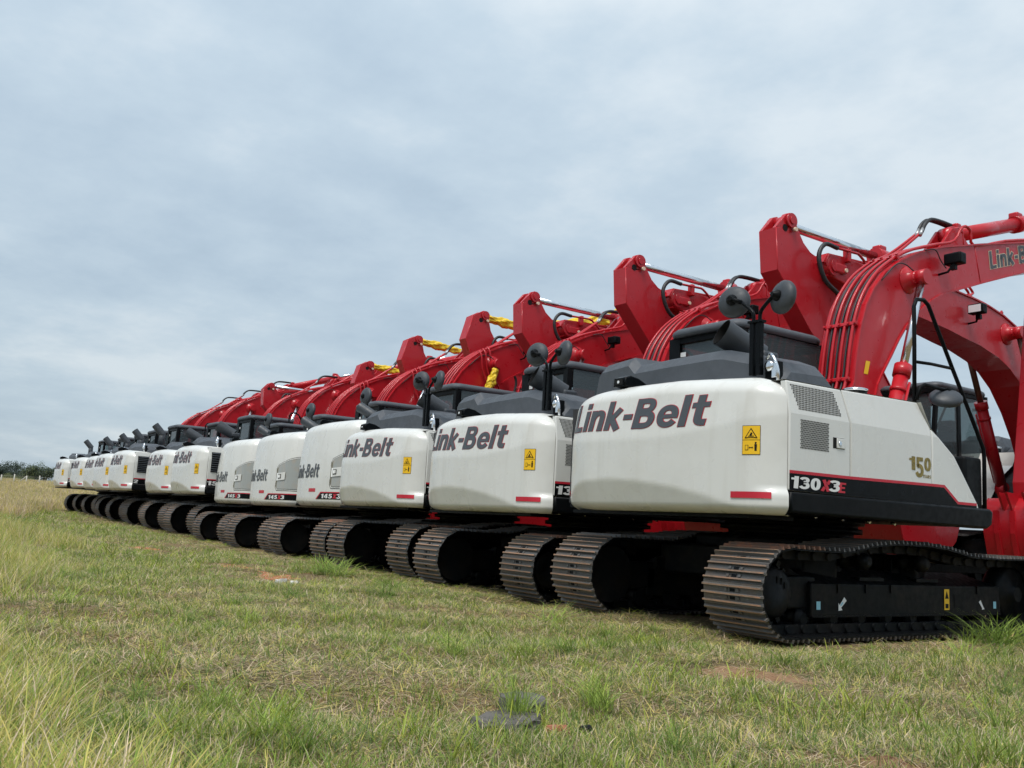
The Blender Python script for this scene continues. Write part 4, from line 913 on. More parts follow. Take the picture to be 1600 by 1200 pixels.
    for k in range(5):
        mb = MB(); mb.use('black_paint' if k % 2 else 'frame_black'); x = -0.4 + k * 0.2; q = ld.to_track_quat('Z', 'Y').to_matrix()
        mb.box(lp + ld * 0.07 + Vector((x, 0, 0)), (0.08, 0.05, 0.2), q, bev=0.015); mb.build('bucket_tooth', None, bk)
    mb = MB(); mb.use('red_paint')
    for k in (-0.3, -0.1, 0.1, 0.3):
        mb.prism([(B[2][0] - 0.02, B[2][1]), (B[3][0] - 0.02, B[3][1]), (B[4][0] - 0.018, B[4][1] - 0.01), (B[4][0] + 0.03, B[4][1]), (B[3][0] + 0.03, B[3][1]), (B[2][0] + 0.03, B[2][1])], k - 0.03, k + 0.03)
    mb.build('wear_strip', None, bk)
def add_wrap(parent, a, b, r):
    """crumpled plastic sheet wound round a rod"""
    rd = random.Random(3); mb = MB(); mb.use('yellow_wrap'); n, k = 34, 22; d = (b - a); q = d.to_track_quat('Z', 'Y'); rows = []
    f1, f2 = rd.uniform(0, 6), rd.uniform(0, 6)
    for i in range(n + 1):
        t = i / n; row = []; base = r * (1 + 0.16 * math.sin(t * 9 + f1) + 0.10 * math.sin(t * 23 + f2)) * (0.7 if i in (0, n) else 1)
        for j in range(k):
            an = 2 * math.pi * j / k; rr = base * (1 + 0.14 * math.sin(5 * an + t * 26) + 0.10 * math.sin(3 * an - t * 41) + rd.uniform(-0.09, 0.09))
            row.append(a + d * t + q @ Vector((rr * math.cos(an), rr * math.sin(an), 0)))
        rows.append(row + [row[0]])
    mb.grid(rows, smooth=False); mb.build('yellow_wrapping', None, parent)
def add_centre(root, dy=0.0):
    mb = MB(); mb.use('frame_black')
    mb.box((0, dy, 0.62), (1.25, 1.3, 0.32), bev=0.04)
    for sx in (-1, 1):
        for sy in (-1, 1):
            v = Vector((sx * 0.45, sy * 0.55, 0)); mb.box((sx * 0.62, dy + sy * 0.62, 0.52), (0.62, 0.34, 0.30), Matrix.Rotation(sx * sy * 0.35, 3, 'Z'), bev=0.03)
    mb.build('car_body', None, root)
    mb = MB(); mb.use('frame_black'); mb.lathe((0, dy * 0.5, 0.74), (0, 0, 1), [(0, 0.62), (0.05, 0.62), (0.06, 0.58), (0.09, 0.58), (0.095, 0.66), (0.14, 0.66), (0.145, 0.62), (0.17, 0.62), (0.175, 0.68), (0.22, 0.68)], 40); mb.build('swing_bearing', None, root)
text150 = True

# --- short-tail machine body
def b_plan(x):
    """rear line of the rounded body"""
    ax = min(abs(x), 1.44); return -1.62 + 0.10 * (ax / 1.0) ** 2 + (0.75 * max(0, (ax - 0.95) / 0.5) ** 2.6)
B_ZB, B_ZT = 0.93, 2.42
def b_in(z):
    o = 0.0
    if z < B_ZB + 0.09: o += 0.09 * (1 - (z - B_ZB) / 0.09) ** 2
    o += 0.10 * max(0, (z - 1.45)) ** 1.6
    r = 0.20
    if z > B_ZT - r: t = min(1, (z - (B_ZT - r)) / r); o += 0.24 * (1 - math.sqrt(max(0, 1 - t * t)))
    return o
def b_pt(x, z, lift=0.003):
    h = 0.01; s = (b_plan(x + h) - b_plan(x - h)) / (2 * h); n = Vector((s, -1, 0)).normalized(); o = b_in(z) - lift
    return Vector((x - n.x * o, b_plan(x) - n.y * o, z))
def add_short_tail(root):
    xs = np.concatenate([np.linspace(-1.44, -0.9, 22), np.linspace(-0.9, 0.9, 24)[1:], np.linspace(0.9, 1.44, 22)[1:]])
    zs = np.concatenate([np.linspace(B_ZB, B_ZB + 0.09, 6), np.linspace(B_ZB + 0.09, B_ZT - 0.2, 22)[1:], np.linspace(B_ZT - 0.2, B_ZT, 14)[1:]])
    mb = MB(); mb.use('white_paint'); rows = []
    for z in zs:
        row = [b_pt(x, z, 0) for x in xs]
        l = row[0]; row = [Vector((l.x + 0.0, -0.3, z)), Vector((l.x, (l.y - 0.3) / 2, z))] + row
        q = row[-1]; row = row + [Vector((q.x, (q.y + 0.2) / 2, z)), Vector((q.x, 0.2, z))]
        rows.append(row)
    rows.append([Vector((p.x * 0.5, max(p.y + 0.6, -0.5), B_ZT)) for p in rows[-1]])
    mb.grid([[Vector((p.x * 0.95, p.y + 0.2, B_ZB)) for p in rows[0]]] + rows)
    cw = mb.build('counterweight', None, root)
    mb = MB(); logo2(mb, (-1.12, 0.22, 1.42, 1.66), lambda u, v, L: b_pt(u, v, L), ring=0); mb.build('lettering', None, cw, fix=False)
    mb = MB(); mb.use('decal_red'); k = np.linspace(-0.20, 0.10, 6); mb.grid([[b_pt(x, 1.17) for x in k], [b_pt(x, 1.23) for x in k]]); mb.build('reflector_strip', None, cw, fix=False)
    mb = MB(); warn_decal(mb, lambda u, v, L: b_pt(u, v, L), 1.25, 2.02, 1.0); mb.build('warning_decal', None, cw, fix=False)
    # service door with recessed glass-like panel
    mb = MB(); mb.use('decal_dark')
    out = [(0.66, 1.22), (0.60, 1.29), (0.60, 1.66), (0.65, 1.74), (1.22, 1.90), (1.36, 1.90), (1.38, 1.22)]
    def patch(poly, lift, m, nx=14):
        mb.use(m); t = bmesh.new(); t.faces.new([t.verts.new((u, v, 0)) for u, v in poly])
        u = min(p[0] for p in poly); u1 = max(p[0] for p in poly)
        while u < u1: bmesh.ops.bisect_plane(t, geom=t.verts[:] + t.edges[:] + t.faces[:], plane_co=(u, 0, 0), plane_no=(1, 0, 0)); u += 0.04
        t.verts.index_update(); nv = [mb.bm.verts.new(b_pt(v.co.x, v.co.y, lift)) for v in t.verts]
        for f in t.faces: mb.face([nv[v.index] for v in f.verts], True)
        t.free()
    sc = lambda k: [((u - 1.0) * k + 1.0, (v - 1.54) * k + 1.54) for u, v in out]
    patch(out, 0.002, 'decal_dark'); patch(sc(0.965), 0.006, 'white_paint'); patch(sc(0.90), 0.010, 'decal_dark'); patch(sc(0.88), 0.012, 'panel_glass')
    patch([(0.67, 1.42), (0.97, 1.44), (0.97, 1.59), (0.67, 1.57)], 0.02, 'white_paint'); patch([(0.72, 1.46), (0.83, 1.465), (0.83, 1.55), (0.72, 1.545)], 0.024, 'decal_dark'); patch([(0.735, 1.475), (0.815, 1.48), (0.815, 1.538), (0.735, 1.533)], 0.027, 'white_paint')
    mb.build('service_door', None, cw, fix=False)
    mb = MB()
    def patch2(poly, lift, m):
        mb.use(m); t = bmesh.new(); t.faces.new([t.verts.new((u, v, 0)) for u, v in poly]); u = min(p[0] for p in poly); u1 = max(p[0] for p in poly)
        while u < u1: bmesh.ops.bisect_plane(t, geom=t.verts[:] + t.edges[:] + t.faces[:], plane_co=(u, 0, 0), plane_no=(1, 0, 0)); u += 0.04
        t.verts.index_update(); nv = [mb.bm.verts.new(b_pt(v.co.x, v.co.y, lift)) for v in t.verts]
        for f in t.faces: mb.face([nv[v.index] for v in f.verts])
        t.free()
    patch2([(0.14, 1.045), (1.3, 1.045), (1.3, 1.17), (0.32, 1.17)], 0.003, 'decal_red'); patch2([(0.19, 1.045), (1.3, 1.045), (1.3, 1.152), (0.335, 1.152)], 0.005, 'gloss_black')
    fn = lambda L: (lambda u, v: b_pt(u, v, L))
    mb.use('decal_white'); place_text(mb, '145', (0.36, 0.74, 1.06, 1.135), fn(0.008), 0.05); mb.use('decal_red'); place_text(mb, 'X', (0.75, 0.88, 1.06, 1.135), fn(0.008), 0.1); mb.use('decal_white'); place_text(mb, '3', (0.87, 1.0, 1.06, 1.135), fn(0.010), 0.05)
    mb.build('model_lettering', None, cw, fix=False)
    # deck, sill, roof of the engine bay
    mb = MB(); mb.use('black_paint'); mb.box((0, -0.25, 1.0), (2.7, 2.2, 0.10), bev=0.02); mb.build('main_deck', None, root)
    mb = MB(); mb.use('black_paint'); mb.box((1.41, 0.5, 1.04), (0.05, 1.3, 0.17), bev=0.02); mb.build('sill_beam', None, root)
    mb = MB(); mb.use('white_side'); mb.prism([(0.2, 1.1), (0.2, 2.0), (0.35, 1.95), (0.95, 1.3), (0.98, 1.1)], 0.5, 1.42, bev=0.03); mb.build('front_panel', None, root)
    mb = MB(); mb.use('dark_plastic'); mb.prism([(-1.0, 2.35), (-0.95, 2.50), (-0.35, 2.54), (-0.3, 2.35)], -0.35, 1.15, bev=0.03); mb.build('bonnet', None, root)
    mb = MB(); mb.use('cab_interior'); mb.box((0, -0.5, 1.7), (2.5, 1.3, 1.2)); mb.build('engine_bay', None, root)
    mb = MB(); mb.use('mirror_plastic'); a = Vector((0.55, -0.72, 2.50)); b = Vector((0.20, -0.95, 2.72)); mb.cyl(a, b, 0.085, 0.095, n=20, caps=False); mb.use('decal_dark'); mb.cyl(b, a, 0.088, 0.08, n=20, caps=False); mb.use('mirror_plastic'); mb.box(a, (0.2, 0.2, 0.12), bev=0.03); mb.build('exhaust', None, root)
    mb = MB(); mb.use('gloss_black'); mb.prism([(-1.38, 2.42), (-1.36, 2.49), (-1.28, 2.51), (-1.0, 2.44), (-1.0, 2.40)], -0.72, -0.52, bev=0.012); mb.build('camera_hood', None, cw)
    mb = MB(); mb.use('gloss_black'); mb.tube([(-0.35, -0.55, 2.4), (-0.35, -0.55, 2.95)], 0.014, 8); post = mb.build('mirror_post', None, root)
    mb = MB(); mb.use('mirror_plastic'); disc(mb, (-0.35, -0.60, 3.0), (0.1, -0.98, 0.1), 0.17); mb.use('black_paint'); mb.lathe((-0.35, -0.655, 3.0), (0.1, -0.98, 0.1), [(0, 0.05), (0.02, 0.045), (0.04, 0.02)], 12); mb.build('mirror', None, post)
mat('panel_glass', (0.30, 0.31, 0.29), 0.10, coat=0.6, dirt=(0.38, 0.30, 0.22), dirt_amt=0.8, dirt_scale=5)

def new_machine(label, group): 
    r = empty('excavator'); r['label'] = label; r['category'] = 'excavator'; r['group'] = group; return r
def undercarriage(root, singles, phase=0.0, dy=0.0):
    for s in (1, -1):
        t = empty('crawler_track', (0, dy, 0), root); add_track(t, s, singles, phase + (0.3 if s < 0 else 0))
    add_centre(root, dy)
def build_A(root, model, style, singles, pose=POSE_A, dy=0.0, **kw):
    undercarriage(root, singles, 0.0, dy); add_counterweight(root); add_house(root, model, style); add_cab(root)
    if style == 'mesh': add_rear_mirrors(root)
    add_front_rail(root); add_equipment(root, pose, **kw)
def build_B(root, singles, **kw):
    undercarriage(root, singles); add_short_tail(root); add_cab(root); add_front_rail(root)
    had = set(root.children); add_equipment(root, POSE_A, loops=True, **kw)
    for o in root.children:                     # this model has the larger front
        if o not in had: k = 1.12; o.scale = (k, k, k); o.location = (0, POSE_A['foot'][0] * (1 - k), POSE_A['foot'][1] * (1 - k))
ROW = 'excavators parked side by side with their counterweights towards the grass'
OPP = 'excavators of the facing row with raised arms'
def put(r, x, y, z, rz=0.0, sc=1.0):
    r.location = (x, y, z); r.rotation_euler = (0, 0, rz); r.scale = (sc, sc, sc)
def relabel_phase(root, ph):
    """turn the tracks a little so that neighbours do not match shoe for shoe"""
    pitch = TL[-1] / NSHOE
    for side, t in zip((1, -1), [t for t in root.children if t.name.startswith('crawler_track')]):
        sh = [o for o in t.children if o.name.startswith('track_shoe') and not o.name.startswith('track_shoes')]
        for k, o in enumerate(sh): o.matrix_local = shoe_matrix((k + ph) * pitch, side)

mA = new_machine('nearest white and red excavator at the right, with gold anniversary lettering on its side', ROW)
build_A(mA, '130X3E', 'mesh', 1); put(mA, 0, 0, 0)
mA2 = copy_tree(mA); mA2['label'] = 'second nearest white excavator of the row, its side number half hidden by the nearest one'
put(mA2, -3.143, 0.187, -0.045, R(-0.4)); relabel_phase(mA2, 0.37)
text150 = False
mA3 = new_machine('third nearest white excavator, right beside the first rounded short-tail machine', ROW)
build_A(mA3, '130X3E', 'mesh', 1); put(mA3, -6.286, 0.374, -0.02, R(0.3)); relabel_phase(mA3, 0.71)
mW = new_machine('nearest short-tail excavator, with yellow wrapping on its boom cylinder rod', ROW)
build_B(mW, 1, wrap_boom=True, wrap_arm=True); put(mW, -9.43, 0.56, -0.03)
mB = new_machine('middle one of the three rounded short-tail excavators with framed side panels', ROW)
build_B(mB, 1); put(mB, -12.57, 0.75, -0.05, R(0.5)); relabel_phase(mB, 0.45)
for k, (lab, x, y, z, rz, ph) in enumerate((('farthest of the three rounded short-tail excavators, next to the louvred machine', -15.71, 0.93, -0.03, -0.4, 0.8),)):
    c = copy_tree(mB); c['label'] = lab; put(c, x, y, z, R(rz)); relabel_phase(c, ph)
mC = new_machine('white excavator just beyond the short-tail ones with dark louvred side grille', ROW)
build_A(mC, '15', 'louvre', 0); put(mC, -18.74, 1.26, 0.05, 0, 1.12)
c = copy_tree(mC); c['label'] = 'second white excavator beyond the short-tail ones, half hidden by its louvred neighbour'; put(c, -22.17, 1.39, 0.08, 0, 1.12)
mD = new_machine('larger white far excavator whose side shows a white number 2 on black', ROW)
build_A(mD, '2', 'stack', 0, dy=0.52); put(mD, -26.22, 1.22, 0.10, 0, 1.16)
for lab, x, y, z in (('fourth excavator from the far end of the row', -29.88, 1.38, 0.13), ('third excavator from the far end, the last with a raised red boom', -33.45, 1.66, 0.18)):
    c = copy_tree(mD); c['label'] = lab; put(c, x, y, z, 0, 1.16)
mE = new_machine('second excavator from the far end of the row, its boom lowered out of sight', ROW)
build_A(mE, '2', 'stack', 0, pose=POSE_D, dy=0.52); put(mE, -37.15, 1.76, 0.24, 0, 1.16)
c = copy_tree(mE); c['label'] = 'last excavator at the far left end of the row beside the open field'; put(c, -41.32, 1.7, 0.29, 0, 1.16)

# facing row
mO = new_machine('facing excavator at the right whose boom carries a work lamp with a clear lens', OPP)
build_A(mO, '210', 'louvre', 0, pose=POSE_O, rod='greased_rod', text=False); put(mO, -1.66, 8.36, 0.2, math.pi, 1.12)
for lab, x, y in (('facing excavator with the second highest raised arm, its dark cab seen past the nearest hood', -4.35, 8.22), ('facing excavator with the third highest raised arm, behind the twin mirrors', -7.3, 8.4)):
    c = copy_tree(mO); c['label'] = lab; put(c, x, y, 0.2, math.pi, 1.12)
mP = new_machine('facing excavator with yellow wrapping on its arm rod, nearest of the wrapped three', OPP)
build_A(mP, '210', 'louvre', 0, pose=POSE_P, wrap_arm=True, text=False); put(mP, -10.7, 9.3, 0.39, math.pi, 1.12)
for lab, x, y, z in (('middle of the three facing excavators with yellow wrapped arm rods', -14.2, 9.6, 0.39), ('farthest of the three facing excavators with yellow wrapped arm rods', -17.3, 9.8, 0.14)):
    c = copy_tree(mP); c['label'] = lab; put(c, x, y, z, math.pi, 1.12)
for lab, x, y, z in (('far facing excavator with a tall arm plate and bare chrome rod above the short-tail cabs', -24.3, 9.72, 0.38), ('farthest facing excavator, its small arm tip above the far booms', -31.4, 10.4, 0.28)):
    c = copy_tree(mO); c['label'] = lab; put(c, x, y, z, math.pi, 1.12)

# ------------------------------------------------------------------ grass (stuff), instanced tufts
def foliage_mat(name, rough=0.6, trans=0.35):
    m = bpy.data.materials.new(name); m.use_nodes = True; t = m.node_tree; b = t.nodes['Principled BSDF']
    at = t.nodes.new('ShaderNodeAttribute'); at.attribute_name = 'Col'
    oi = t.nodes.new('ShaderNodeObjectInfo')
    hs = t.nodes.new('ShaderNodeHueSaturation')
    mr = t.nodes.new('ShaderNodeMapRange'); t.links.new(oi.outputs['Random'], mr.inputs[0]); mr.inputs[3].default_value = 0.7; mr.inputs[4].default_value = 1.3
    mh = t.nodes.new('ShaderNodeMapRange'); t.links.new(oi.outputs['Random'], mh.inputs[0]); mh.inputs[3].default_value = 0.515; mh.inputs[4].default_value = 0.485
    t.links.new(mr.outputs[0], hs.inputs['Value']); t.links.new(mh.outputs[0], hs.inputs['Hue']); t.links.new(at.outputs['Color'], hs.inputs['Color'])
    t.links.new(hs.outputs[0], b.inputs['Base Color']); b.inputs['Roughness'].default_value = rough; b.inputs['Specular IOR Level'].default_value = 0.25
    tr = t.nodes.new('ShaderNodeBsdfTranslucent'); t.links.new(hs.outputs[0], tr.inputs[0])
    ms = t.nodes.new('ShaderNodeMixShader'); ms.inputs[0].default_value = trans
    t.links.new(b.outputs[0], ms.inputs[1]); t.links.new(tr.outputs[0], ms.inputs[2]); t.links.new(ms.outputs[0], t.nodes['Material Output'].inputs[0])
    MATS[name] = m; return m
foliage_mat('grass_blades'); foliage_mat('tree_leaves', 0.6, 0.25)
def blades(n, rad, l0, l1, w, bend, cols, seg=3, flat=0.0, lean=0.35, r_=None):
    r = r_ or random; V = []; F = []; C = []
    for _ in range(n):
        a = r.uniform(0, 2 * math.pi); q = rad * math.sqrt(r.random()); p = Vector((q * math.cos(a), q * math.sin(a), -0.01))
        az = r.uniform(0, 2 * math.pi); L = r.uniform(l0, l1); wd = w * r.uniform(0.7, 1.3)
        up = (Vector((math.cos(az), math.sin(az), 0)) * r.uniform(0, lean + flat) + Vector((0, 0, 1 - flat * 0.92))).normalized()
        dn = Vector((math.cos(az), math.sin(az), -0.25)) * bend * r.uniform(0.3, 1.3)
        sd_ = Vector((-math.sin(az + r.uniform(-.6, .6)), math.cos(az), 0)).normalized()
        c = r.choice(cols); v = r.uniform(0.75, 1.25); c = tuple(min(1, x * v) for x in c)
        b0 = len(V)
        for k in range(seg):
            t = k / seg; pos = p + up * L * t + dn * L * t * t; hw = wd * 0.5 * (1 - 0.55 * t)
            V += [pos - sd_ * hw, pos + sd_ * hw]; sh = 1.0; C += [tuple(x * sh for x in c)] * 2
        V.append(p + up * L + dn * L); C.append(c)
        for k in range(seg - 1): i = b0 + 2 * k; F.append((i, i + 1, i + 3, i + 2))
        i = b0 + 2 * (seg - 1); F.append((i, i + 1, i + 2))
    return V, F, C
TUFTS = bpy.data.collections.new('grass_tufts')
def tuft(i, *a, **k):
    V, F, C = blades(*a, **k); me = bpy.data.meshes.new('tuft'); me.from_pydata([tuple(v) for v in V], [], F)
    ca = me.color_attributes.new('Col', 'FLOAT_COLOR', 'POINT'); ca.data.foreach_set('color', np.array([(*c, 1) for c in C], 'f').ravel())
    me.materials.append(MATS['grass_blades']); o = bpy.data.objects.new('tuft_%02d' % i, me); TUFTS.objects.link(o); return o
G1, G2, G3 = (0.195, 0.285, 0.055), (0.255, 0.345, 0.068), (0.14, 0.215, 0.055)
Y1, Y2, ST, ST2 = (0.56, 0.49, 0.15), (0.43, 0.42, 0.11), (0.60, 0.49, 0.34), (0.42, 0.315, 0.21)
for i in range(4): tuft(i, 36, 0.09, 0.03, 0.085, 0.0045, 0.6, [G1, G2, G3, G2, Y2, ST], lean=0.75)          # 0-3 short green
for i in range(4, 6): tuft(i, 30, 0.10, 0.03, 0.10, 0.0042, 0.5, [ST, ST2, ST2, Y1, G3], flat=0.75, lean=1.2)       # 4-5 dry litter
for i in range(6, 9): tuft(i, 30, 0.10, 0.16, 0.42, 0.0045, 0.38, [Y1, Y2, Y1, G2, ST, G1], seg=4, lean=0.30)      # 6-8 tall yellow green
tuft(9, 70, 0.07, 0.10, 0.25, 0.0055, 0.8, [G1, G3, G1, G2, G2], seg=4, lean=0.95)                                     # 9 broad clump
tuft(10, 16, 0.07, 0.08, 0.20, 0.006, 0.5, [(0.2, 0.27, 0.04), (0.26, 0.30, 0.045), G2], seg=4, lean=0.5)           # 10 bright sprout
for i in range(11, 13): tuft(i, 46, 0.2, 0.22, 0.5, 0.012, 0.25, [Y1, ST, Y1, ST, Y2, ST2], seg=3, lean=0.25)       # 11-12 far field
def fnoise(x, y, sc, seed):
    r = np.random.default_rng(seed); o = np.zeros_like(x); amp = 1.0; tot = 0
    for k in range(5):
        for j in range(4):
            a = r.uniform(0, 2 * np.pi); f = sc * (1.8 ** k) * r.uniform(0.8, 1.2); o += amp * np.sin(f * (x * np.cos(a) + y * np.sin(a)) + r.uniform(0, 6.28)); tot += amp
        amp *= 0.62
    return o / tot * 2.2          # about -1..1
bound = lambda x: np.interp(x, [-60, -45, -25, -6.5, 0.4, 3.5, 8], [4.0, -0.5, -3.5, -5.4, -6.35, -6.95, -8])
yu_ = lambda x: np.interp(x, [-42, -37, -26, -19, -16, -9.4, -3, 1], [0.2, 0.1, -0.35, -0.8, -0.9, -1.25, -1.6, -1.75])
def scatter():
    P = []; I = []; SC = []; vd = math.atan2(c_f.y, c_f.x)
    def ring(d0, d1, dens, half):
        A = half * (d1 * d1 - d0 * d0); n = int(A * dens); d = np.sqrt(rng.uniform(d0 * d0, d1 * d1, n)); a = vd + rng.uniform(-half, half, n)
        return CAM.x + d * np.cos(a), CAM.y + d * np.sin(a), d
    for d0, d1, dens, sxy, sz in ((1.2, 4.5, 520, 0.85, 0.75), (4.5, 8, 360, 0.95, 0.78), (8, 14, 180, 1.2, 0.85), (14, 26, 60, 1.8, 1.05), (26, 50, 12, 3.2, 1.7), (50, 140, 2.6, 4.5, 1.5)):
        x, y, d = ring(d0, d1, dens, R(44) if d1 < 60 else R(33))
        n = len(x); gn = fnoise(x, y, 0.55, 3); g2 = fnoise(x, y, 2.2, 5); tl = bound(x) - y + 0.9 * fnoise(x, y, 0.8, 9)
        red = fnoise(x, y, 0.8, 21)
        yu = yu_(x); under = (y > yu) & (x < 1.45) & (x > -46)
        keep = (rng.random(n) < np.clip(0.80 + 0.45 * gn + 0.35 * g2, 0.22, 1)) & ~((y > 3.5) & (x > -50)) & ~(under & (rng.random(n) < np.where(y > yu + 0.4, 0.9, 0.3)))
        for cx, cy, rr in BARE: keep &= ~((np.hypot((x - cx), (y - cy)) < rr * (0.8 + 0.35 * g2)) & (rng.random(n) < 0.85))
        idx = rng.integers(0, 4, n)
        dry = (rng.random(n) < np.clip(0.46 - 0.62 * gn - 0.3 * g2 + 0.5 * np.exp(-((y + 2.2) ** 2 / 7.0 + (x - 2.8) ** 2 / 1.6)), 0.06, 0.85) + 0.35 * np.exp(-((yu_(x) - y - 0.1) / 0.45) ** 2) * (x < 1.5)); idx[dry] = rng.integers(4, 6, dry.sum())
        tall = (tl > 0) & (rng.random(n) < np.clip(0.15 + tl * 0.5, 0, 0.85)); idx[tall] = rng.integers(6, 9, tall.sum())
        br = (~tall) & (rng.random(n) < 0.03); idx[br] = 10
        bc = (~tall) & (d < 16) & (rng.random(n) < 0.003); idx[bc] = 9
        if d0 >= 50: idx[:] = rng.integers(11, 13, n)
        elif d0 >= 26: ff = tall & (d > 30); idx[ff] = rng.integers(11, 13, ff.sum())
        s = rng.uniform(0.7, 1.25, n); sx = sxy * s; hz = sz * rng.uniform(0.7, 1.25, n) * (1 + 0.35 * np.clip(gn, -0.6, 1))
        ta = np.isin(idx, (6, 7, 8)); hz[ta] = np.where(d[ta] < 14, 0.9, 1.15) * rng.uniform(0.6, 1.15, ta.sum()) * np.clip(0.55 + tl[ta] * 0.4, 0.5, 1.1)
        sx[ta] = np.where(d[ta] < 14, 1.0, sxy * 0.7)
        fa = idx >= 11; hz[fa] = rng.uniform(0.8, 1.3, fa.sum()); sx[fa] = (sxy * 0.45)
        near = np.clip((yu - y) / 1.1, 0, 1) * ((x < 1.6)) + (x >= 1.6) * np.clip((x - 1.3) / 0.9, 0.2, 1); hz[~ta & (d < 50)] *= (0.30 + 0.70 * near)[~ta & (d < 50)]
        z = zg(x, y) + bumps(x, y) * (np.hypot(x + 5, y + 3) < 60)
        P.append(np.stack([x, y, z], 1)[keep]); I.append(idx[keep]); SC.append(np.stack([sx, sx, hz], 1)[keep])
    # flat dead thatch under the green blades
    for d0, d1, dens, sx in ((1.2, 5, 200, 1.0), (5, 9, 130, 1.1), (9, 16, 60, 1.5)):
        x, y, d = ring(d0, d1, dens, R(44)); n = len(x); gn = fnoise(x, y, 0.55, 3)
        keep = (rng.random(n) < np.clip(0.75 - 0.5 * gn, 0.2, 1)) & (bound(x) - y < 0.3) & ~((y > yu_(x) + 0.3) & (x < 1.45)) & (y < 3.5)
        for cx, cy, rr in BARE[:7]: keep &= ~((np.hypot(x - cx, y - cy) < rr * 0.7) & (rng.random(n) < 0.7))
        z = zg(x, y) + bumps(x, y); s = rng.uniform(0.7, 1.3, n) * sx
        P.append(np.stack([x, y, z], 1)[keep]); I.append(rng.integers(4, 6, n)[keep]); SC.append(np.stack([s, s, 0.55 * np.ones(n)], 1)[keep])
    # single clumps that stand out
    for x, y, k, s, h in CLUMPS:
        P.append(np.array([[x, y, float(zg(x, y))]])); I.append(np.array([k])); SC.append(np.array([[s, s, h]]))
    return np.concatenate(P), np.concatenate(I), np.concatenate(SC)
BARE = [(-5.2, -3.15, 1.1), (-4.4, -3.5, 0.5), (-11.8, -3.2, 1.2), (2.25, -3.05, 0.5), (3.97, -4.3, 0.15), (-6.9, -3.05, 0.95), (2.88, -5.17, 0.11), (2.52, -4.86, 0.11), (3.05, -5.05, 0.06), (1.7, -2.3, 0.4), (0.2, -5.2, 0.3), (2.9, -3.0, 0.35)]
CLUMPS = [(1.72, 0.52, 9, 1.9, 1.55), (1.66, 0.72, 9, 1.6, 1.3), (1.80, 0.95, 9, 1.4, 1.1), (1.62, 0.3, 9, 1.0, 0.9), (2.80, -5.08, 9, 0.7, 1.0), (2.84, -5.12, 9, 0.6, 1.1), (3.02, -5.36, 10, 0.8, 0.7), (2.99, -5.22, 1, 0.8, 0.9), (3.05, -5.3, 2, 0.8, 0.9), (2.70, -5.0, 2, 0.8, 0.9), (2.75, -4.6, 9, 0.9, 0.8), (2.6, -4.5, 9, 0.8, 0.8),
    (-5.7, -2.35, 9, 1.9, 1.3), (-5.9, -2.2, 9, 1.9, 1.3), (-5.4, -2.2, 9, 1.7, 1.2), (-6.2, -2.0, 9, 1.6, 1.2), (-22, -4.2, 9, 4, 2.0), (-23, -4.4, 9, 4, 2.0), (-21.5, -4.5, 9, 4, 1.8)]
GP, GI, GS = scatter()
me = bpy.data.meshes.new('grass'); me.from_pydata(GP.tolist(), [], [])
def attr(nm, ty, data):
    a = me.attributes.new(nm, ty, 'POINT'); a.data.foreach_set('value' if ty in ('INT', 'FLOAT') else 'vector', np.ascontiguousarray(data).ravel())
attr('pick', 'INT', GI.astype('i')); attr('size', 'FLOAT_VECTOR', GS.astype('f'))
attr('turn', 'FLOAT_VECTOR', np.stack([rng.normal(0, 0.10, len(GP)), rng.normal(0, 0.10, len(GP)), rng.uniform(0, 6.283, len(GP))], 1).astype('f'))
grass = obj('grass', me, kind='stuff'); grass['label'] = 'mixed green and dry grass covering the field'; grass['category'] = 'grass'
ng = bpy.data.node_groups.new('grass_scatter', 'GeometryNodeTree')
ng.interface.new_socket('Geometry', in_out='INPUT', socket_type='NodeSocketGeometry'); ng.interface.new_socket('Geometry', in_out='OUTPUT', socket_type='NodeSocketGeometry')
def gn(t, **k):
    n = ng.nodes.new(t)
    for a, b in k.items(): setattr(n, a, b)
    return n
gi, go = gn('NodeGroupInput'), gn('NodeGroupOutput')
ci = gn('GeometryNodeCollectionInfo'); ci.inputs['Collection'].default_value = TUFTS; ci.inputs['Separate Children'].default_value = True; ci.inputs['Reset Children'].default_value = True
ip = gn('GeometryNodeInstanceOnPoints'); ip.inputs['Pick Instance'].default_value = True
def na(nm, dt):
    n = gn('GeometryNodeInputNamedAttribute', data_type=dt); n.inputs['Name'].default_value = nm; return n.outputs['Attribute']
L = ng.links.new
L(gi.outputs[0], ip.inputs['Points']); L(ci.outputs[0], ip.inputs['Instance']); L(na('pick', 'INT'), ip.inputs['Instance Index'])
L(na('size', 'FLOAT_VECTOR'), ip.inputs['Scale'])
e2r = gn('FunctionNodeEulerToRotation'); L(na('turn', 'FLOAT_VECTOR'), e2r.inputs[0]); L(e2r.outputs[0], ip.inputs['Rotation'])
L(ip.outputs[0], go.inputs[0])
md = grass.modifiers.new('scatter', 'NODES'); md.node_group = ng

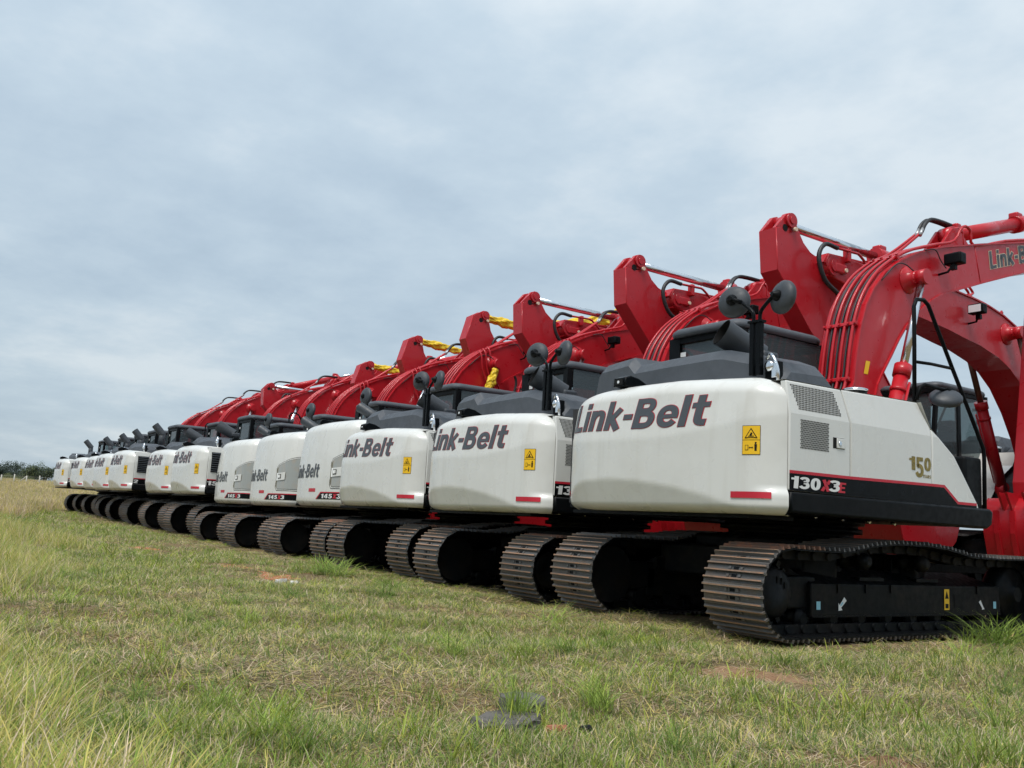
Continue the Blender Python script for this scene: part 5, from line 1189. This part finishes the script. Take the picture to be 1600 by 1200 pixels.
# ------------------------------------------------------------------ stones, litter
def rock(name, c, d, m, label, cat, seed, group=None, rz=0.0):
    r = random.Random(seed); bm = bmesh.new(); bmesh.ops.create_icosphere(bm, subdivisions=3, radius=1.0)
    for v in bm.verts:
        p = v.co; k = 1 + 0.10 * math.sin(3 * p.x + seed) + 0.08 * math.sin(5 * p.y + 2 * seed) + r.uniform(-0.035, 0.035)
        q = Vector((math.copysign(abs(p.x) ** 0.6, p.x), math.copysign(abs(p.y) ** 0.6, p.y), math.copysign(abs(p.z) ** 0.7, p.z))) * k
        v.co = Matrix.Rotation(rz, 3, 'Z') @ Vector((q.x * d[0], q.y * d[1], q.z * d[2]))
    me = bpy.data.meshes.new(name); bm.to_mesh(me); bm.free(); me.materials.append(MATS[m]); o = obj(name, me); o.location = c
    o['label'] = label; o['category'] = cat
    if group: o['group'] = group
    return o
def slab(c, outline, h, tilt, label, seed):
    r = random.Random(seed); mb = MB(); mb.use('stone'); n = len(outline)
    T = [mb.bm.verts.new((x, y, h + r.uniform(-.006, .006))) for x, y in outline]; B = [mb.bm.verts.new((x * 1.06, y * 1.06, -0.05)) for x, y in outline]
    fs = [mb.face(T), mb.face(B[::-1])] + [mb.face([B[i], B[(i + 1) % n], T[(i + 1) % n], T[i]]) for i in range(n)]
    bmesh.ops.subdivide_edges(mb.bm, edges=mb.bm.edges[:], cuts=3, use_grid_fill=True)
    for v in mb.bm.verts: v.co += Vector((r.uniform(-1, 1), r.uniform(-1, 1), r.uniform(-1, 1))) * 0.008
    o = mb.build('stone_slab', None); o.location = c; o.rotation_euler = tilt; o['label'] = label; o['category'] = 'stone'; return o
slab((2.88, -5.17, -0.004), [(-.10, -.11), (-.02, -.16), (.09, -.10), (.11, .04), (.04, .15), (-.07, .12), (-.12, .02)], 0.0, (0.03, -0.04, 0.3), 'flat grey stone slab in the grass, nearer of the pair', 2)
slab((2.52, -4.86, -0.008), [(-.08, -.13), (.05, -.15), (.10, -.03), (.09, .12), (-.02, .16), (-.10, .05)], 0.0, (-0.05, 0.07, 0.9), 'dark grey stone slab in the grass, farther of the pair', 5)
rock('red_brick_piece', (3.03, -5.05, -0.035), (0.03, 0.05, 0.022), 'red_stone', 'small broken red brick piece right of the grey slabs', 'brick', 8)
rock('black_clod', (3.10, -4.96, -0.025), (0.018, 0.025, 0.02), 'decal_dark', 'small black clod beside the red brick piece', 'clod', 9)
def soil_patch(c, rx, ry, label, seed, m_='red_soil'):
    r = random.Random(seed); ph = [r.uniform(0, 6.28) for _ in range(6)]; V = []; F = []; nr, na = 14, 40
    for i in range(nr + 1):
        for k in range(na):
            a = 2 * math.pi * k / na; t = i / nr; e = 1 + 0.25 * math.sin(2 * a + ph[0]) + 0.18 * math.sin(3 * a + ph[1]) + 0.12 * math.sin(7 * a + ph[2])
            x, y = rx * e * t * math.cos(a), ry * e * t * math.sin(a); z = 0.02 * (1 - t ** 1.5) - 0.02 * t + r.uniform(-.009, .009)
            V.append((x, y, z + float(zg(c[0] + x, c[1] + y) + bumps(c[0] + x, c[1] + y))))
    for i in range(nr):
        for k in range(na): F.append((i * na + k, i * na + (k + 1) % na, (i + 1) * na + (k + 1) % na, (i + 1) * na + k))
    me = bpy.data.meshes.new('soil_patch'); me.from_pydata(V, [], F); me.materials.append(MATS[m_]); o = obj('soil_patch', me); o.location = (c[0], c[1], 0.0); o['label'] = label; o['category'] = 'soil'; o['group'] = 'bare soil patches'
mat('red_soil', (0.40, 0.16, 0.09), 0.95, dirt=(0.27, 0.15, 0.085), dirt_amt=1.0, dirt_scale=7, bump=0.9, bump_scale=50, spec=0.05)
mat('brown_soil', (0.23, 0.135, 0.08), 0.95, dirt=(0.30, 0.225, 0.135), dirt_amt=1.0, dirt_scale=16, bump=0.9, bump_scale=60, spec=0.05)
soil_patch((-5.3, -3.12), 0.70, 0.50, 'bare patch of red soil before the rounded tails, beside the pale rubble', 12)
soil_patch((-11.8, -3.2), 0.9, 0.45, 'small far patch of bare red soil in the grass', 13)
soil_patch((-6.9, -3.0), 0.7, 0.4, 'bare red soil patch just left of the pale rubble', 14)
soil_patch((2.25, -3.05), 0.42, 0.42, 'bare brown soil patch behind the nearest crawler track', 15, 'brown_soil')
soil_patch((3.97, -4.3), 0.12, 0.12, 'small bare soil patch at the lower right', 16, 'brown_soil')
bmp = MB(); bmp.use('pale_litter')
for k in range(11):
    bmp.box((-4.05 + random.uniform(-.2, .2), -3.48 + random.uniform(-.1, .1), -0.015 + random.uniform(0, .02)), (random.uniform(.02, .06), random.uniform(.02, .06), random.uniform(.015, .04)), Matrix.Rotation(random.uniform(0, 3), 3, 'Z') @ Matrix.Rotation(random.uniform(-.6, .6), 3, 'X'))
o = bmp.build('rubble', None, kind='stuff'); o['label'] = 'small heap of pale rubble in front of the red soil'; o['category'] = 'rubble'

# ------------------------------------------------------------------ far fence and trees
def ground_at(px, dist):
    """point on the terrain in the direction of a photo column, dist metres away"""
    d = (c_f + c_r * ((px - 800) / 1455.44)); a = Vector((d.x, d.y, 0)).normalized()
    x, y = CAM.x + a.x * dist, CAM.y + a.y * dist; return Vector((x, y, float(zg(x, y))))
words = ['first', 'second', 'third', 'fourth', 'fifth', 'sixth']
for k, px in enumerate((-18, 3, 22, 42, 61, 81)):
    if k == 0: continue
    p = ground_at(px, 124); mb = MB(); mb.use('post_wood'); mb.cyl((0, 0, -0.3), (0.02 * (k % 3 - 1), 0, 1.05 + 0.1 * (k % 2)), 0.075, 0.065, n=8)
    if k == 4: mb.cyl((-0.7, -1.0, -0.05), (0, 0, 1.0), 0.06, 0.06, n=8)
    o = mb.build('fence_post', None); o.location = p
    o['label'] = 'pale fence post with a slanting brace before the far trees' if k == 4 else ('pale fence post close beside the last excavator tail' if k == 5 else '%s slim pale fence post from the left picture edge' % words[max(0, k - 1)] if k else 'slim pale fence post beyond the left picture edge'); o['category'] = 'fence post'; o['group'] = 'fence posts along the far field edge'
for h in (0.35, 0.65, 0.95):
    mb = MB(); mb.use('post_wood'); mb.tube([ground_at(px, 124) + Vector((0, 0, h)) for px in (-60, -18, 22, 61, 101, 140)], 0.008, 5)
    o = mb.build('fence_wire', None); o['label'] = 'thin wire strung along the far fence posts, %s' % {0.35: 'lowest', 0.65: 'middle', 0.95: 'top'}[h]; o['category'] = 'fence wire'; o['group'] = 'wires of the far fence'
def tree(px, dist, H, Wd, label, seed, cols, base=0.0, cat='tree'):
    r = random.Random(seed); root = empty('tree', ground_at(px, dist) - Vector((0, 0, base + 0.2))); root['label'] = label; root['category'] = cat; root['group'] = 'trees beyond the far fence'
    mb = MB(); mb.use('bark'); mb.tube([(0, 0, -0.2), (0.05 * H, 0, 0.25 * H), (0.0, 0.04 * H, 0.6 * H)], 0.1, 8, [0.04 * H, 0.028 * H, 0.012 * H])
    lobes = []
    for k in range(9):
        a = r.uniform(0, 6.28); q = Wd * 0.5 * math.sqrt(r.random()); c = Vector((q * math.cos(a), q * math.sin(a), H * (0.5 + 0.35 * r.random() * (1 - 0.5 * q / (Wd * 0.5)))))
        lobes.append((c, r.uniform(0.14, 0.26) * H)); mb.tube([(0, 0, 0.25 * H), c * 0.6 + Vector((0, 0, 0.12 * H)), c], 0.03, 5, [0.018 * H, 0.012 * H, 0.004 * H])
    mb.build('trunk', None, root)
    V = []; F = []; C = []
    for c, rad in lobes:
        for _ in range(420):
            d = Vector((r.gauss(0, 1), r.gauss(0, 1), r.gauss(0, 0.75))).normalized(); p = c + d * rad * (r.random() ** 0.4); n = (d + Vector((r.uniform(-1, 1), r.uniform(-1, 1), r.uniform(-.2, 1)))).normalized()
            t = n.orthogonal().normalized(); b = n.cross(t); s = H * r.uniform(0.012, 0.024); i = len(V)
            V += [p - t * s, p + b * s * 0.6, p + t * s, p - b * s * 0.6]; F.append((i, i + 1, i + 2, i + 3)); cc = r.choice(cols); v = r.uniform(0.7, 1.3); C += [(cc[0] * v, cc[1] * v, cc[2] * v)] * 4
    me = bpy.data.meshes.new('crown'); me.from_pydata([tuple(v) for v in V], [], F); ca = me.color_attributes.new('Col', 'FLOAT_COLOR', 'POINT'); ca.data.foreach_set('color', np.array([(*c, 1) for c in C], 'f').ravel()); me.materials.append(MATS['tree_leaves']); obj('crown', me, root)
DG = [(0.06, 0.085, 0.06), (0.075, 0.10, 0.065), (0.05, 0.07, 0.058)]; LG = [(0.14, 0.17, 0.075), (0.17, 0.19, 0.09), (0.10, 0.13, 0.065)]  # dark leaf greens lightened, distance haze put into the colour
tree(-4, 165, 4.4, 5.0, 'dark green tree at the very left beyond the fence', 1, DG, 1.2)
tree(14, 160, 5.0, 5.5, 'broad dark tree behind the fence, left of the tallest crown', 2, DG, 1.2)
tree(30, 165, 5.4, 6.0, 'tallest dark rounded tree behind the left fence posts', 3, DG, 1.2)
tree(50, 162, 4.2, 4.5, 'lower dark tree between the tall crown and the fence brace', 4, DG, 1.0)
tree(72, 150, 4.6, 2.6, 'thin olive green tree next to the last excavator tail', 5, LG + DG, 1.0)
tree(86, 150, 4.6, 3.0, 'olive tree half hidden behind the last excavator', 6, LG + DG, 1.0)
tree(24, 138, 2.0, 4.5, 'pale green low shrub right behind the left fence posts', 8, LG, 0.5, 'shrub')
tree(62, 138, 1.7, 3.0, 'pale low shrub behind the braced fence post', 9, LG, 0.5, 'shrub')
